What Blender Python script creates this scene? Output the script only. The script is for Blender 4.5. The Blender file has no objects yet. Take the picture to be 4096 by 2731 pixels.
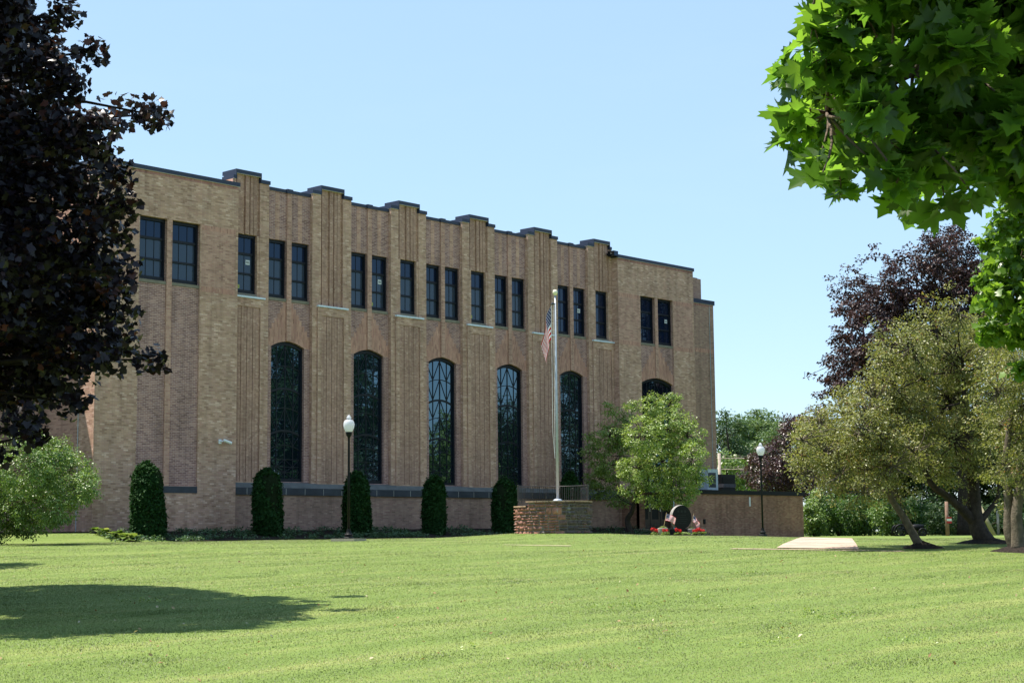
import bpy, math, random
import numpy as np
from mathutils import Vector
random.seed(11)
RNG = np.random.default_rng(11)
scene = bpy.context.scene
col = scene.collection
PI = math.pi

# ------------------------------------------------------------------ camera geometry
F, CX, CY = 6500.0, 2048.0, 1365.5            # focal length and centre in photograph pixels
PHI = math.atan(6012 / F); PITCH = math.atan(770.6 / F); ROLL = 0.0094; EYE = 1.65
cv = np.array([math.cos(PHI), math.sin(PHI), 0]); cr = np.array([math.sin(PHI), -math.cos(PHI), 0])
UP = np.array([0, 0, 1.0])
fw = cv * math.cos(PITCH) + UP * math.sin(PITCH); upv = -cv * math.sin(PITCH) + UP * math.cos(PITCH)
r2 = cr * math.cos(ROLL) - upv * math.sin(ROLL); u2 = upv * math.cos(ROLL) + cr * math.sin(ROLL)
CAM = np.array([0, 0, EYE])

def ray(x, y): return fw + r2 * ((x - CX) / F) - u2 * ((y - CY) / F)
def at(x, y, v):
    """a point of the place: seen in direction (x, y), v metres ahead"""
    d = ray(x, y); return CAM + d * (v / (d @ cv))
def onY(x, y, Y):
    d = ray(x, y); return CAM + d * (Y / d[1])
def rv(r, v): return cr[:2] * r + cv[:2] * v     # metres right, metres ahead -> X, Y

def sstep(a, b, x):
    t = np.clip((x - a) / (b - a), 0, 1); return t * t * (3 - 2 * t)
DRUM = rv(1.29, 53.2)
SWA = np.array([-1.2, 44.4]); SWD = np.array([11.8, -7.8]) / math.hypot(11.8, 7.8)
def gh(X, Y):
    """height of the ground"""
    X = np.asarray(X, float); Y = np.asarray(Y, float)
    v = cv[0] * X + cv[1] * Y; r = cr[0] * X + cr[1] * Y
    a = np.maximum(0.03125 * v, -1.0)
    P = 1.53 - 0.17 * sstep(6, 14, r) - 0.03 * sstep(-4, -12, r)
    k = 14.0
    h = -np.log(np.exp(-k * np.clip(a, -3, 4)) + np.exp(-k * P)) / k
    h = h + 0.17 * np.exp(-(((X - DRUM[0]) ** 2 + (Y - DRUM[1]) ** 2) / 10.0))
    h = h + 0.36 * sstep(49.4, 52.6, Y) * (1 - sstep(66, 70, X)) * sstep(10, 20, X)
    h = h + 0.012 * np.sin(X * .9 + 1.3 * np.sin(Y * .37)) * np.cos(Y * .8)
    return h
def ghf(x, y): return float(gh(x, y))

# ------------------------------------------------------------------ objects
def tag(o, label=None, cat=None, group=None, kind=None):
    if label: o['label'] = label
    if cat: o['category'] = cat
    if group: o['group'] = group
    if kind: o['kind'] = kind
    return o
def empty(name, loc, label, cat, group=None):
    o = bpy.data.objects.new(name, None); col.objects.link(o)
    o.location = loc; o.empty_display_size = .3
    return tag(o, label, cat, group)
def wloc(o):
    p = Vector((0, 0, 0))
    while o is not None:
        p = p + o.location; o = o.parent
    return p

def link_mesh(name, me, mats, parent=None, origin=None, smooth=False):
    o = bpy.data.objects.new(name, me)
    for m in (mats if isinstance(mats, (list, tuple)) else [mats]): me.materials.append(m)
    if smooth: me.polygons.foreach_set('use_smooth', [True] * len(me.polygons))
    col.objects.link(o)
    base = Vector((0, 0, 0))
    if parent is not None:
        base = wloc(parent); o.parent = parent
    if origin is not None:
        org = Vector(origin); o.location = org - base
    else:
        org = base
    if org.length > 0:
        n = len(me.vertices); a = np.empty(n * 3, np.float32); me.vertices.foreach_get('co', a)
        a = a.reshape(-1, 3) - np.array(org, np.float32); me.vertices.foreach_set('co', a.ravel())
    me.update()
    return o

class MB:
    def __init__(s): s.v = []; s.f = []; s.m = []; s.cur = 0
    def quad(s, *p):
        b = len(s.v); s.v += [tuple(map(float, q)) for q in p]; s.f.append(tuple(range(b, b + len(p)))); s.m.append(s.cur); return s
    def box(s, x0, x1, y0, y1, z0, z1):
        b = len(s.v)
        s.v += [(x0, y0, z0), (x1, y0, z0), (x1, y1, z0), (x0, y1, z0), (x0, y0, z1), (x1, y0, z1), (x1, y1, z1), (x0, y1, z1)]
        for f in ((0, 1, 5, 4), (1, 2, 6, 5), (2, 3, 7, 6), (3, 0, 4, 7), (4, 5, 6, 7), (0, 3, 2, 1)):
            s.f.append(tuple(b + i for i in f)); s.m.append(s.cur)
        return s
    def bar(s, p, q, w, d, n=(0, 1, 0)):
        """a straight bar of width w and depth d (along n) from p to q"""
        p = Vector(p); q = Vector(q); t = (q - p).normalized(); n = Vector(n); side = t.cross(n).normalized(); n = side.cross(t).normalized()
        b = len(s.v)
        for c in (p, q):
            for a, e in ((-1, -1), (1, -1), (1, 1), (-1, 1)): s.v.append(tuple(c + side * (a * w / 2) + n * (e * d / 2)))
        for f in ((0, 1, 5, 4), (1, 2, 6, 5), (2, 3, 7, 6), (3, 0, 4, 7), (4, 5, 6, 7), (0, 3, 2, 1)):
            s.f.append(tuple(b + i for i in f)); s.m.append(s.cur)
        return s
    def tube(s, pts, rad, n=8, cap=True):
        pts = [Vector(p) for p in pts]
        if not isinstance(rad, (list, tuple)): rad = [rad] * len(pts)
        b = len(s.v); ref = Vector((0.31, 0.87, 0.38))
        for i, p in enumerate(pts):
            t = (pts[min(i + 1, len(pts) - 1)] - pts[max(i - 1, 0)])
            t = t.normalized() if t.length > 1e-9 else Vector((0, 0, 1))
            a = t.cross(ref)
            if a.length < .05: a = t.cross(Vector((1, 0, 0)))
            a.normalize(); c = t.cross(a)
            for k in range(n):
                an = 2 * PI * k / n; s.v.append(tuple(p + (a * math.cos(an) + c * math.sin(an)) * rad[i]))
        for i in range(len(pts) - 1):
            for k in range(n):
                s.f.append((b + i * n + k, b + i * n + (k + 1) % n, b + (i + 1) * n + (k + 1) % n, b + (i + 1) * n + k)); s.m.append(s.cur)
        if cap:
            s.f.append(tuple(b + k for k in range(n))[::-1]); s.m.append(s.cur)
            s.f.append(tuple(b + (len(pts) - 1) * n + k for k in range(n))); s.m.append(s.cur)
        return s
    def lathe(s, prof, c, n=20, flute=0):
        b = len(s.v)
        for (r, z) in prof:
            for k in range(n):
                an = 2 * PI * k / n; rr = r * (1 + (flute if k % 2 else -flute)); s.v.append((c[0] + rr * math.cos(an), c[1] + rr * math.sin(an), c[2] + z))
        for i in range(len(prof) - 1):
            for k in range(n):
                s.f.append((b + i * n + k, b + i * n + (k + 1) % n, b + (i + 1) * n + (k + 1) % n, b + (i + 1) * n + k)); s.m.append(s.cur)
        s.f.append(tuple(b + k for k in range(n))[::-1]); s.m.append(s.cur)
        s.f.append(tuple(b + (len(prof) - 1) * n + k for k in range(n))); s.m.append(s.cur)
        return s
    def wall(s, x0, x1, z0, z1, Y, holes=(), depth=.3):
        """front skin facing -Y with rectangular openings and their reveals"""
        xs = sorted(set([x0, x1] + [h[i] for h in holes for i in (0, 1)])); zs = sorted(set([z0, z1] + [h[i] for h in holes for i in (2, 3)]))
        for i in range(len(xs) - 1):
            for j in range(len(zs) - 1):
                cx = (xs[i] + xs[i + 1]) / 2; cz = (zs[j] + zs[j + 1]) / 2
                if any(h[0] < cx < h[1] and h[2] < cz < h[3] for h in holes): continue
                s.quad((xs[i], Y, zs[j]), (xs[i + 1], Y, zs[j]), (xs[i + 1], Y, zs[j + 1]), (xs[i], Y, zs[j + 1]))
        for (a, b, c, d) in holes: s.reveal(a, b, c, d, Y, depth)
        return s
    def reveal(s, a, b, c, d, Y, depth):
        y = Y + depth
        s.quad((a, Y, c), (a, y, c), (a, y, d), (a, Y, d)); s.quad((b, y, c), (b, Y, c), (b, Y, d), (b, y, d))
        s.quad((a, Y, d), (a, y, d), (b, y, d), (b, Y, d)); s.quad((a, y, c), (a, Y, c), (b, Y, c), (b, y, c))
    def build(s, name, mats, parent=None, origin=None, smooth=False):
        me = bpy.data.meshes.new(name); me.from_pydata(s.v, [], s.f); me.update()
        o = link_mesh(name, me, mats, parent, origin, smooth)
        if any(s.m): me.polygons.foreach_set('material_index', s.m)
        return o

def np_mesh(name, V, faces_flat, sizes, attrs=None):
    """mesh from numpy arrays; attrs = {name: per-vertex float array}"""
    me = bpy.data.meshes.new(name)
    V = np.asarray(V, np.float32); me.vertices.add(len(V)); me.vertices.foreach_set('co', V.ravel())
    me.loops.add(len(faces_flat)); me.loops.foreach_set('vertex_index', np.asarray(faces_flat, np.int32))
    st = np.concatenate([[0], np.cumsum(sizes)[:-1]]).astype(np.int32)
    me.polygons.add(len(sizes)); me.polygons.foreach_set('loop_start', st); me.polygons.foreach_set('loop_total', np.asarray(sizes, np.int32))
    for k, a in (attrs or {}).items():
        at_ = me.attributes.new(k, 'FLOAT', 'POINT'); at_.data.foreach_set('value', np.asarray(a, np.float32))
    me.update(calc_edges=True)
    return me

# ------------------------------------------------------------------ materials
def mat(name):
    m = bpy.data.materials.new(name); m.use_nodes = True; nt = m.node_tree; nt.nodes.clear()
    out = nt.nodes.new('ShaderNodeOutputMaterial')
    def N(t, **k):
        n = nt.nodes.new(t)
        for a, b in k.items(): setattr(n, a, b)
        return n
    def L(a, b): nt.links.new(a, b)
    return m, nt, out, N, L
def ramp(N, cols, interp='LINEAR'):
    n = N('ShaderNodeValToRGB'); e = n.color_ramp; e.interpolation = interp
    while len(e.elements) < len(cols): e.elements.new(.5)
    for i, (p, c) in enumerate(cols): e.elements[i].position = p; e.elements[i].color = (*c, 1)
    return n
def plain(name, c, rough=.6, metal=0, spec=.5, noise=0.0, scale=3.0, bump=0.0, bscale=40):
    m, nt, out, N, L = mat(name)
    p = N('ShaderNodeBsdfPrincipled'); p.inputs['Roughness'].default_value = rough; p.inputs['Metallic'].default_value = metal
    p.inputs['Specular IOR Level'].default_value = spec; p.inputs['Base Color'].default_value = (*c, 1)
    g = N('ShaderNodeNewGeometry')
    if noise:
        t = N('ShaderNodeTexNoise'); t.inputs['Scale'].default_value = scale; t.inputs['Detail'].default_value = 5; L(g.outputs['Position'], t.inputs['Vector'])
        r = ramp(N, [(.25, tuple(x * (1 - noise) for x in c)), (.75, tuple(min(1, x * (1 + noise)) for x in c))]); L(t.outputs['Fac'], r.inputs['Fac']); L(r.outputs['Color'], p.inputs['Base Color'])
    if bump:
        t2 = N('ShaderNodeTexNoise'); t2.inputs['Scale'].default_value = bscale; t2.inputs['Detail'].default_value = 4; L(g.outputs['Position'], t2.inputs['Vector'])
        b = N('ShaderNodeBump'); b.inputs['Strength'].default_value = bump; b.inputs['Distance'].default_value = .02; L(t2.outputs['Fac'], b.inputs['Height']); L(b.outputs['Normal'], p.inputs['Normal'])
    L(p.outputs['BSDF'], out.inputs['Surface'])
    return m
def brick(name, pal, mortar, w=.2134, h=.0677, vertical=False, stain=.16, msize=.0055):
    m, nt, out, N, L = mat(name)
    g = N('ShaderNodeNewGeometry'); sp = N('ShaderNodeSeparateXYZ'); L(g.outputs['Position'], sp.inputs[0])
    sn = N('ShaderNodeSeparateXYZ'); L(g.outputs['True Normal'], sn.inputs[0])
    ab = N('ShaderNodeMath', operation='ABSOLUTE'); L(sn.outputs['X'], ab.inputs[0])
    gt = N('ShaderNodeMath', operation='GREATER_THAN'); L(ab.outputs[0], gt.inputs[0]); gt.inputs[1].default_value = .6
    mx = N('ShaderNodeMix', data_type='FLOAT'); L(gt.outputs[0], mx.inputs['Factor']); L(sp.outputs['X'], mx.inputs['A']); L(sp.outputs['Y'], mx.inputs['B'])
    cb = N('ShaderNodeCombineXYZ')
    if vertical: L(sp.outputs['Z'], cb.inputs['X']); L(mx.outputs['Result'], cb.inputs['Y'])
    else: L(mx.outputs['Result'], cb.inputs['X']); L(sp.outputs['Z'], cb.inputs['Y'])
    b = N('ShaderNodeTexBrick'); b.offset = .5
    for k, v_ in (('Scale', 1), ('Brick Width', w), ('Row Height', h), ('Mortar Size', msize), ('Mortar Smooth', .2), ('Bias', 0)): b.inputs[k].default_value = v_
    b.inputs['Color1'].default_value = (0, 0, 0, 1); b.inputs['Color2'].default_value = (1, 1, 1, 1); b.inputs['Mortar'].default_value = (.5, .5, .5, 1)
    L(cb.outputs[0], b.inputs['Vector'])
    r = ramp(N, [(i / (len(pal) - 1), c) for i, c in enumerate(pal)]); L(b.outputs['Color'], r.inputs['Fac'])
    mm = N('ShaderNodeMix', data_type='RGBA'); L(b.outputs['Fac'], mm.inputs['Factor']); L(r.outputs['Color'], mm.inputs['A']); mm.inputs['B'].default_value = (*mortar, 1)
    t = N('ShaderNodeTexNoise'); t.inputs['Scale'].default_value = .9; t.inputs['Detail'].default_value = 6; t.inputs['Roughness'].default_value = .65; L(g.outputs['Position'], t.inputs['Vector'])
    rr = ramp(N, [(.3, (1 - stain,) * 3), (.7, (1 + stain * .6,) * 3)]); L(t.outputs['Fac'], rr.inputs['Fac'])
    ml = N('ShaderNodeMix', data_type='RGBA', blend_type='MULTIPLY'); ml.inputs['Factor'].default_value = 1; L(mm.outputs['Result'], ml.inputs['A']); L(rr.outputs['Color'], ml.inputs['B'])
    cs = N('ShaderNodeCombineXYZ'); L(mx.outputs['Result'], cs.inputs['X']); L(sp.outputs['Z'], cs.inputs['Y'])
    mp = N('ShaderNodeMapping'); mp.inputs['Scale'].default_value = (2.6, .22, 1); L(cs.outputs[0], mp.inputs[0])
    t3 = N('ShaderNodeTexNoise'); t3.inputs['Scale'].default_value = 1.0; t3.inputs['Detail'].default_value = 5; t3.inputs['Roughness'].default_value = .6; L(mp.outputs[0], t3.inputs['Vector'])
    r3 = ramp(N, [(.30, (.74, .73, .72)), (.5, (1, 1, 1)), (.72, (1.10, 1.08, 1.06))]); L(t3.outputs['Fac'], r3.inputs['Fac'])
    m3 = N('ShaderNodeMix', data_type='RGBA', blend_type='MULTIPLY'); m3.inputs['Factor'].default_value = 1; L(ml.outputs['Result'], m3.inputs['A']); L(r3.outputs['Color'], m3.inputs['B']); ml = m3
    p = N('ShaderNodeBsdfPrincipled'); p.inputs['Roughness'].default_value = .85; p.inputs['Specular IOR Level'].default_value = .2; L(ml.outputs['Result'], p.inputs['Base Color'])
    bp = N('ShaderNodeBump'); bp.inputs['Strength'].default_value = .35; bp.inputs['Distance'].default_value = .008; bp.invert = True; L(b.outputs['Fac'], bp.inputs['Height']); L(bp.outputs['Normal'], p.inputs['Normal'])
    L(p.outputs['BSDF'], out.inputs['Surface'])
    return m
def leafmat(name, pal, trans=.35, rough=.42, spec=.4, tcol=1.6, noise=.0):
    """leaf: colour by the per-leaf number 'rnd', some light let through"""
    m, nt, out, N, L = mat(name)
    a = N('ShaderNodeAttribute', attribute_name='rnd'); r = ramp(N, pal); L(a.outputs['Fac'], r.inputs['Fac'])
    p = N('ShaderNodeBsdfPrincipled'); p.inputs['Roughness'].default_value = rough; p.inputs['Specular IOR Level'].default_value = spec; L(r.outputs['Color'], p.inputs['Base Color'])
    tr = N('ShaderNodeBsdfTranslucent'); mu = N('ShaderNodeMix', data_type='RGBA', blend_type='MULTIPLY'); mu.inputs['Factor'].default_value = 1
    L(r.outputs['Color'], mu.inputs['A']); mu.inputs['B'].default_value = (tcol, tcol, tcol * .55, 1); L(mu.outputs['Result'], tr.inputs['Color'])
    ms = N('ShaderNodeMixShader'); ms.inputs[0].default_value = trans; L(p.outputs['BSDF'], ms.inputs[1]); L(tr.outputs['BSDF'], ms.inputs[2]); L(ms.outputs[0], out.inputs['Surface'])
    return m

M = {}
M['tan'] = brick('tan_brick', [(0.341, 0.199, 0.140), (0.441, 0.270, 0.191), (0.517, 0.320, 0.230), (0.565, 0.366, 0.275), (0.452, 0.255, 0.195), (0.679, 0.468, 0.369)], (0.402, 0.270, 0.230))
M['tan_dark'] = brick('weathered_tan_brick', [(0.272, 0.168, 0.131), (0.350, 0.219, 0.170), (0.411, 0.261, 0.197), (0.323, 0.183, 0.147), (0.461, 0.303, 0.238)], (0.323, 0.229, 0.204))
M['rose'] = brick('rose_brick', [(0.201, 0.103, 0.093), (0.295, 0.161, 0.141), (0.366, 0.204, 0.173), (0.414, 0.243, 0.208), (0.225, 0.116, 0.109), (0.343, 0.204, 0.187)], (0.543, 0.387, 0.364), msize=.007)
M['pink'] = brick('pinkish_brick', [(0.327, 0.179, 0.135), (0.441, 0.249, 0.191), (0.503, 0.290, 0.224), (0.554, 0.336, 0.253), (0.415, 0.208, 0.168)], (0.465, 0.315, 0.280))
M['soldier'] = brick('upright_brick', [(0.352, 0.183, 0.140), (0.464, 0.251, 0.191), (0.537, 0.294, 0.224), (0.438, 0.218, 0.174), (0.578, 0.332, 0.253)], (0.438, 0.261, 0.219), w=.213, h=.072, vertical=True)
M['rowlock'] = brick('red_rowlock_brick', [(0.264, 0.117, 0.107), (0.390, 0.189, 0.163), (0.327, 0.142, 0.130), (0.452, 0.239, 0.207)], (0.390, 0.249, 0.236), w=.2, h=.07, vertical=True)
M['grid'] = brick('stacked_header_brick', [(0.315, 0.184, 0.135), (0.429, 0.255, 0.191), (0.478, 0.290, 0.219), (0.353, 0.194, 0.151), (0.578, 0.376, 0.291)], (0.363, 0.233, 0.195), w=.151, h=.0677, msize=.006)
M['low'] = brick('brown_brick', [(0.272, 0.144, 0.100), (0.350, 0.186, 0.133), (0.424, 0.242, 0.167), (0.323, 0.149, 0.111), (0.461, 0.274, 0.189)], (0.350, 0.216, 0.173), stain=.25)
M['navy'] = plain('navy_metal_coping', (.018, .026, .055), .45, .0, .4, .1, .8)
M['soffit'] = plain('pale_drip_edge', (.55, .5, .47), .5)
M['black'] = plain('black_painted_metal', (.006, .007, .009), .5, 0, .15)
M['blackbark'] = plain('near_black_bark', (.018, .014, .013), .95, 0, .05, .4, 9, .8, 28)
M['frame'] = plain('dark_window_frame', (.005, .007, .014), .5, 0, .3)
M['slate'] = plain('dark_slate_stone', (.035, .04, .055), .6, 0, .4, .35, 2.2, .3, 30)
M['sillstone'] = plain('weathered_sill_stone', (.20, .175, .14), .8, 0, .3, .2, 4)
M['sillslope'] = plain('grey_sloped_stone', (.11, .115, .115), .7, 0, .4, .25, 3, .2, 30)
M['flash'] = plain('white_metal_flashing', (.62, .68, .78), .4, 0, .5, .15, 9)
M['joint'] = plain('pale_mortar_joint', (.42, .40, .36), .9)
M['roof'] = plain('grey_roof_membrane', (.12, .12, .12), .9)
M['white'] = plain('white_paint', (.75, .76, .78), .5)
M['offwhite'] = plain('pale_grey_metal', (.42, .50, .58), .45, 0, .5, .1, 5)
M['card'] = plain('white_paper_card', (.6, .63, .68), .7)
M['ink'] = plain('black_ink', (.02, .02, .02), .7)
M['yellow'] = plain('yellow_green_sticker', (.48, .50, .10), .6)
M['concrete'] = plain('pale_concrete', (.40, .30, .24), .9, 0, .2, .24, 1.6, .2, 60)
M['concrete2'] = plain('grey_concrete', (.34, .30, .25), .9, 0, .2, .2, 6, .3, 60)
M['mulch'] = plain('dark_mulch', (.026, .021, .018), 1, 0, .1, .6, 22, 1.0, 30)
M['bark'] = plain('grey_brown_bark', (.12, .092, .07), .9, 0, .15, .45, 9, .8, 28)
M['bark2'] = plain('pale_grey_bark', (.115, .095, .072), .9, 0, .15, .45, 8, .8, 26)
M['darkbark'] = plain('dark_bark', (.05, .04, .035), .9, 0, .1, .4, 9, .8, 28)
M['granite'] = plain('polished_dark_granite', (.007, .009, .008), .3, 0, .15, .3, 30)
M['rockedge'] = plain('rough_granite_edge', (.26, .245, .23), .85, 0, .3, .35, 9, .8, 14)
M['pot'] = plain('grey_cast_stone', (.30, .275, .245), .9, 0, .2, .2, 18, .3, 60)
M['iron'] = plain('wrought_iron', (.02, .02, .022), .45, 0, .5)
M['pole'] = plain('silver_painted_pole', (.36, .40, .46), .42, .2, .5, .15, 4)
M['gold'] = plain('pale_gilt_ball', (.78, .74, .55), .25, .1, .6)
M['wood'] = plain('light_stick_wood', (.45, .32, .16), .7)
M['poleweather'] = plain('weathered_pole_wood', (.40, .34, .29), .9, 0, .2, .3, 5)
M['brownpole'] = plain('brown_pole_wood', (.20, .13, .10), .9, 0, .2, .3, 5)
M['red'] = plain('red_sign_paint', (.45, .02, .03), .5)
M['doorwood'] = plain('dark_brown_door', (.035, .018, .012), .5, 0, .4, .3, 6)
M['steel'] = plain('bright_steel', (.6, .62, .65), .3, .8)

def glass(name, base, ior, rough=.015, wob=.0, tint=(1, 1, 1)):
    m, nt, out, N, L = mat(name)
    p = N('ShaderNodeBsdfPrincipled'); p.inputs['Base Color'].default_value = (*base, 1); p.inputs['Roughness'].default_value = rough; p.inputs['IOR'].default_value = ior
    p.inputs['Specular IOR Level'].default_value = .5
    p.inputs['Specular Tint'].default_value = (*tint, 1)
    if wob:
        g = N('ShaderNodeNewGeometry'); mp = N('ShaderNodeMapping'); mp.inputs['Scale'].default_value = (.7, .7, 2.2); L(g.outputs['Position'], mp.inputs[0])
        t = N('ShaderNodeTexNoise'); t.inputs['Scale'].default_value = 1.1; t.inputs['Detail'].default_value = 2; L(mp.outputs[0], t.inputs['Vector'])
        b = N('ShaderNodeBump'); b.inputs['Strength'].default_value = wob; b.inputs['Distance'].default_value = .05; L(t.outputs['Fac'], b.inputs['Height']); L(b.outputs['Normal'], p.inputs['Normal'])
    L(p.outputs['BSDF'], out.inputs['Surface']); return m
M['glass'] = glass('dark_window_glass', (.006, .012, .034), 1.5, .03, .05, (.5, .72, 1.0))
M['shade'] = glass('glass_before_a_drawn_blind', (.030, .042, .066), 1.5, .06, .05, (.7, .85, 1.0))
M['archglass'] = glass('reflective_arched_glass', (.004, .008, .014), 2.3, .012, .10, (.5, .8, 1.0))

# leaves
M['purple'] = leafmat('purple_maple_leaf', [(0, (.006, .005, .009)), (.5, (.011, .008, .014)), (.80, (.018, .010, .016)), (.93, (.06, .02, .014)), (1, (.15, .05, .022))], .25, .38, .32, 2.4)  # warm reds at the ramp's end colour some leaves as if sunlit
M['maple'] = leafmat('green_maple_leaf', [(0, (.026, .058, .009)), (.5, (.042, .085, .012)), (1, (.065, .115, .016))], .55, .38, .4, 4.0)
M['maple2'] = leafmat('bright_maple_leaf', [(0, (.055, .12, .012)), (.5, (.095, .185, .02)), (1, (.17, .26, .035))], .45, .38, .5, 1.7)
M['crab'] = leafmat('olive_crabapple_leaf', [(0, (.105, .125, .038)), (.45, (.170, .187, .058)), (.8, (.25, .255, .095)), (.9, (.25, .22, .09)), (.965, (.28, .15, .05)), (1, (.33, .13, .07))], .33, .42, .4, 1.5)
M['beech'] = leafmat('copper_beech_leaf', [(0, (.018, .011, .016)), (.5, (.035, .018, .022)), (.85, (.058, .026, .028)), (1, (.085, .032, .03))], .22, .5, .28, 1.5)
M['plum'] = leafmat('purple_plum_leaf', [(0, (.03, .016, .02)), (.5, (.06, .032, .036)), (1, (.10, .055, .06))], .22, .36, .5, 1.5)
M['fresh'] = leafmat('fresh_green_leaf', [(0, (.10, .165, .035)), (.5, (.18, .265, .06)), (1, (.38, .45, .17))], .3, .38, .5, 1.6)
M['lime'] = leafmat('yellow_green_leaf', [(0, (.07, .13, .028)), (.5, (.115, .195, .04)), (1, (.24, .32, .10))], .22, .38, .5, 1.6)
M['far'] = leafmat('far_tree_leaf', [(0, (.06, .11, .04)), (.5, (.095, .155, .06)), (1, (.15, .205, .085))], .3, .5, .3, 1.4)
M['fardark'] = leafmat('far_dark_leaf', [(0, (.028, .06, .026)), (.5, (.05, .095, .04)), (1, (.09, .135, .06))], .3, .5, .3, 1.4)
M['hedge'] = leafmat('hedge_leaf', [(0, (.028, .075, .016)), (.5, (.055, .12, .026)), (1, (.12, .19, .045))], .3, .45, .35, 1.5)
M['arbor'] = leafmat('arborvitae_spray', [(0, (.012, .040, .012)), (.5, (.018, .056, .014)), (.95, (.028, .072, .018)), (1, (.09, .085, .03))], .15, .7, .12, 1.3)
M['cover'] = leafmat('ground_cover_leaf', [(0, (.03, .07, .035)), (.5, (.06, .12, .06)), (1, (.12, .18, .09))], .25, .5, .3, 1.4)
M['hosta'] = leafmat('hosta_leaf', [(0, (.09, .16, .03)), (.6, (.16, .24, .05)), (1, (.32, .36, .14))], .35, .4, .5, 1.5)
M['petal'] = leafmat('red_geranium_petal', [(0, (.42, .012, .016)), (1, (.72, .03, .03))], .25, .5, .3, 1.3)
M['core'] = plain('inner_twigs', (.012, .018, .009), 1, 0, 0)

# lawn
def lawn_material():
    m, nt, out, N, L = mat('lawn_soil_and_thatch')
    g = N('ShaderNodeNewGeometry'); mp = N('ShaderNodeMapping'); mp.inputs['Rotation'].default_value = (0, 0, -(PHI - PI / 2) + .05); mp.inputs['Scale'].default_value = (.25, 2.0, 1); L(g.outputs['Position'], mp.inputs[0])
    t = N('ShaderNodeTexNoise'); t.inputs['Scale'].default_value = .8; t.inputs['Detail'].default_value = 8; t.inputs['Roughness'].default_value = .65; L(mp.outputs[0], t.inputs['Vector'])
    r = ramp(N, [(.25, (.098, .15, .027)), (.5, (.132, .19, .04)), (.66, (.185, .225, .06)), (.8, (.27, .28, .10))]); L(t.outputs['Fac'], r.inputs['Fac'])
    t2 = N('ShaderNodeTexNoise'); t2.inputs['Scale'].default_value = 38; t2.inputs['Detail'].default_value = 5; L(g.outputs['Position'], t2.inputs['Vector'])
    r2_ = ramp(N, [(.3, (.8, .8, .8)), (.7, (1.15, 1.15, 1.1))]); L(t2.outputs['Fac'], r2_.inputs['Fac'])
    mu = N('ShaderNodeMix', data_type='RGBA', blend_type='MULTIPLY'); mu.inputs['Factor'].default_value = 1; L(r.outputs['Color'], mu.inputs['A']); L(r2_.outputs['Color'], mu.inputs['B'])
    p = N('ShaderNodeBsdfPrincipled'); p.inputs['Roughness'].default_value = .8; p.inputs['Specular IOR Level'].default_value = .2; L(mu.outputs['Result'], p.inputs['Base Color'])
    b = N('ShaderNodeBump'); b.inputs['Strength'].default_value = .6; b.inputs['Distance'].default_value = .03; L(t2.outputs['Fac'], b.inputs['Height']); L(b.outputs['Normal'], p.inputs['Normal'])
    L(p.outputs['BSDF'], out.inputs['Surface']); return m
M['lawn'] = lawn_material()
def grass_material():
    m, nt, out, N, L = mat('grass_blade')
    a = N('ShaderNodeAttribute', attribute_name='rnd')
    g = N('ShaderNodeNewGeometry'); mp = N('ShaderNodeMapping'); mp.inputs['Rotation'].default_value = (0, 0, -(PHI - PI / 2) + .05); mp.inputs['Scale'].default_value = (.22, 2.0, .2); L(g.outputs['Position'], mp.inputs[0])
    t = N('ShaderNodeTexNoise'); t.inputs['Scale'].default_value = .8; t.inputs['Detail'].default_value = 7; t.inputs['Roughness'].default_value = .62; L(mp.outputs[0], t.inputs['Vector'])
    ad = N('ShaderNodeMath', operation='MULTIPLY_ADD'); L(a.outputs['Fac'], ad.inputs[0]); ad.inputs[1].default_value = .20; L(t.outputs['Fac'], ad.inputs[2])
    r = ramp(N, [(.40, (.090, .148, .026)), (.56, (.132, .194, .041)), (.66, (.182, .232, .064)), (.76, (.29, .305, .12)), (.92, (.42, .40, .21))]); L(ad.outputs[0], r.inputs['Fac'])
    p = N('ShaderNodeBsdfPrincipled'); p.inputs['Roughness'].default_value = .5; p.inputs['Specular IOR Level'].default_value = .35; L(r.outputs['Color'], p.inputs['Base Color'])
    vm = N('ShaderNodeVectorMath', operation='SCALE'); L(g.outputs['Normal'], vm.inputs[0]); vm.inputs['Scale'].default_value = .32
    va = N('ShaderNodeVectorMath', operation='ADD'); L(vm.outputs[0], va.inputs[0]); va.inputs[1].default_value = (0, 0, .9); vn = N('ShaderNodeVectorMath', operation='NORMALIZE'); L(va.outputs[0], vn.inputs[0]); L(vn.outputs[0], p.inputs['Normal'])
    tr = N('ShaderNodeBsdfTranslucent'); mu = N('ShaderNodeMix', data_type='RGBA', blend_type='MULTIPLY'); mu.inputs['Factor'].default_value = 1; L(r.outputs['Color'], mu.inputs['A']); mu.inputs['B'].default_value = (1.4, 1.4, .9, 1); L(mu.outputs['Result'], tr.inputs['Color'])
    ms = N('ShaderNodeMixShader'); ms.inputs[0].default_value = .2; L(p.outputs['BSDF'], ms.inputs[1]); L(tr.outputs['BSDF'], ms.inputs[2]); L(ms.outputs[0], out.inputs['Surface']); return m
M['grass'] = grass_material()

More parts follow.
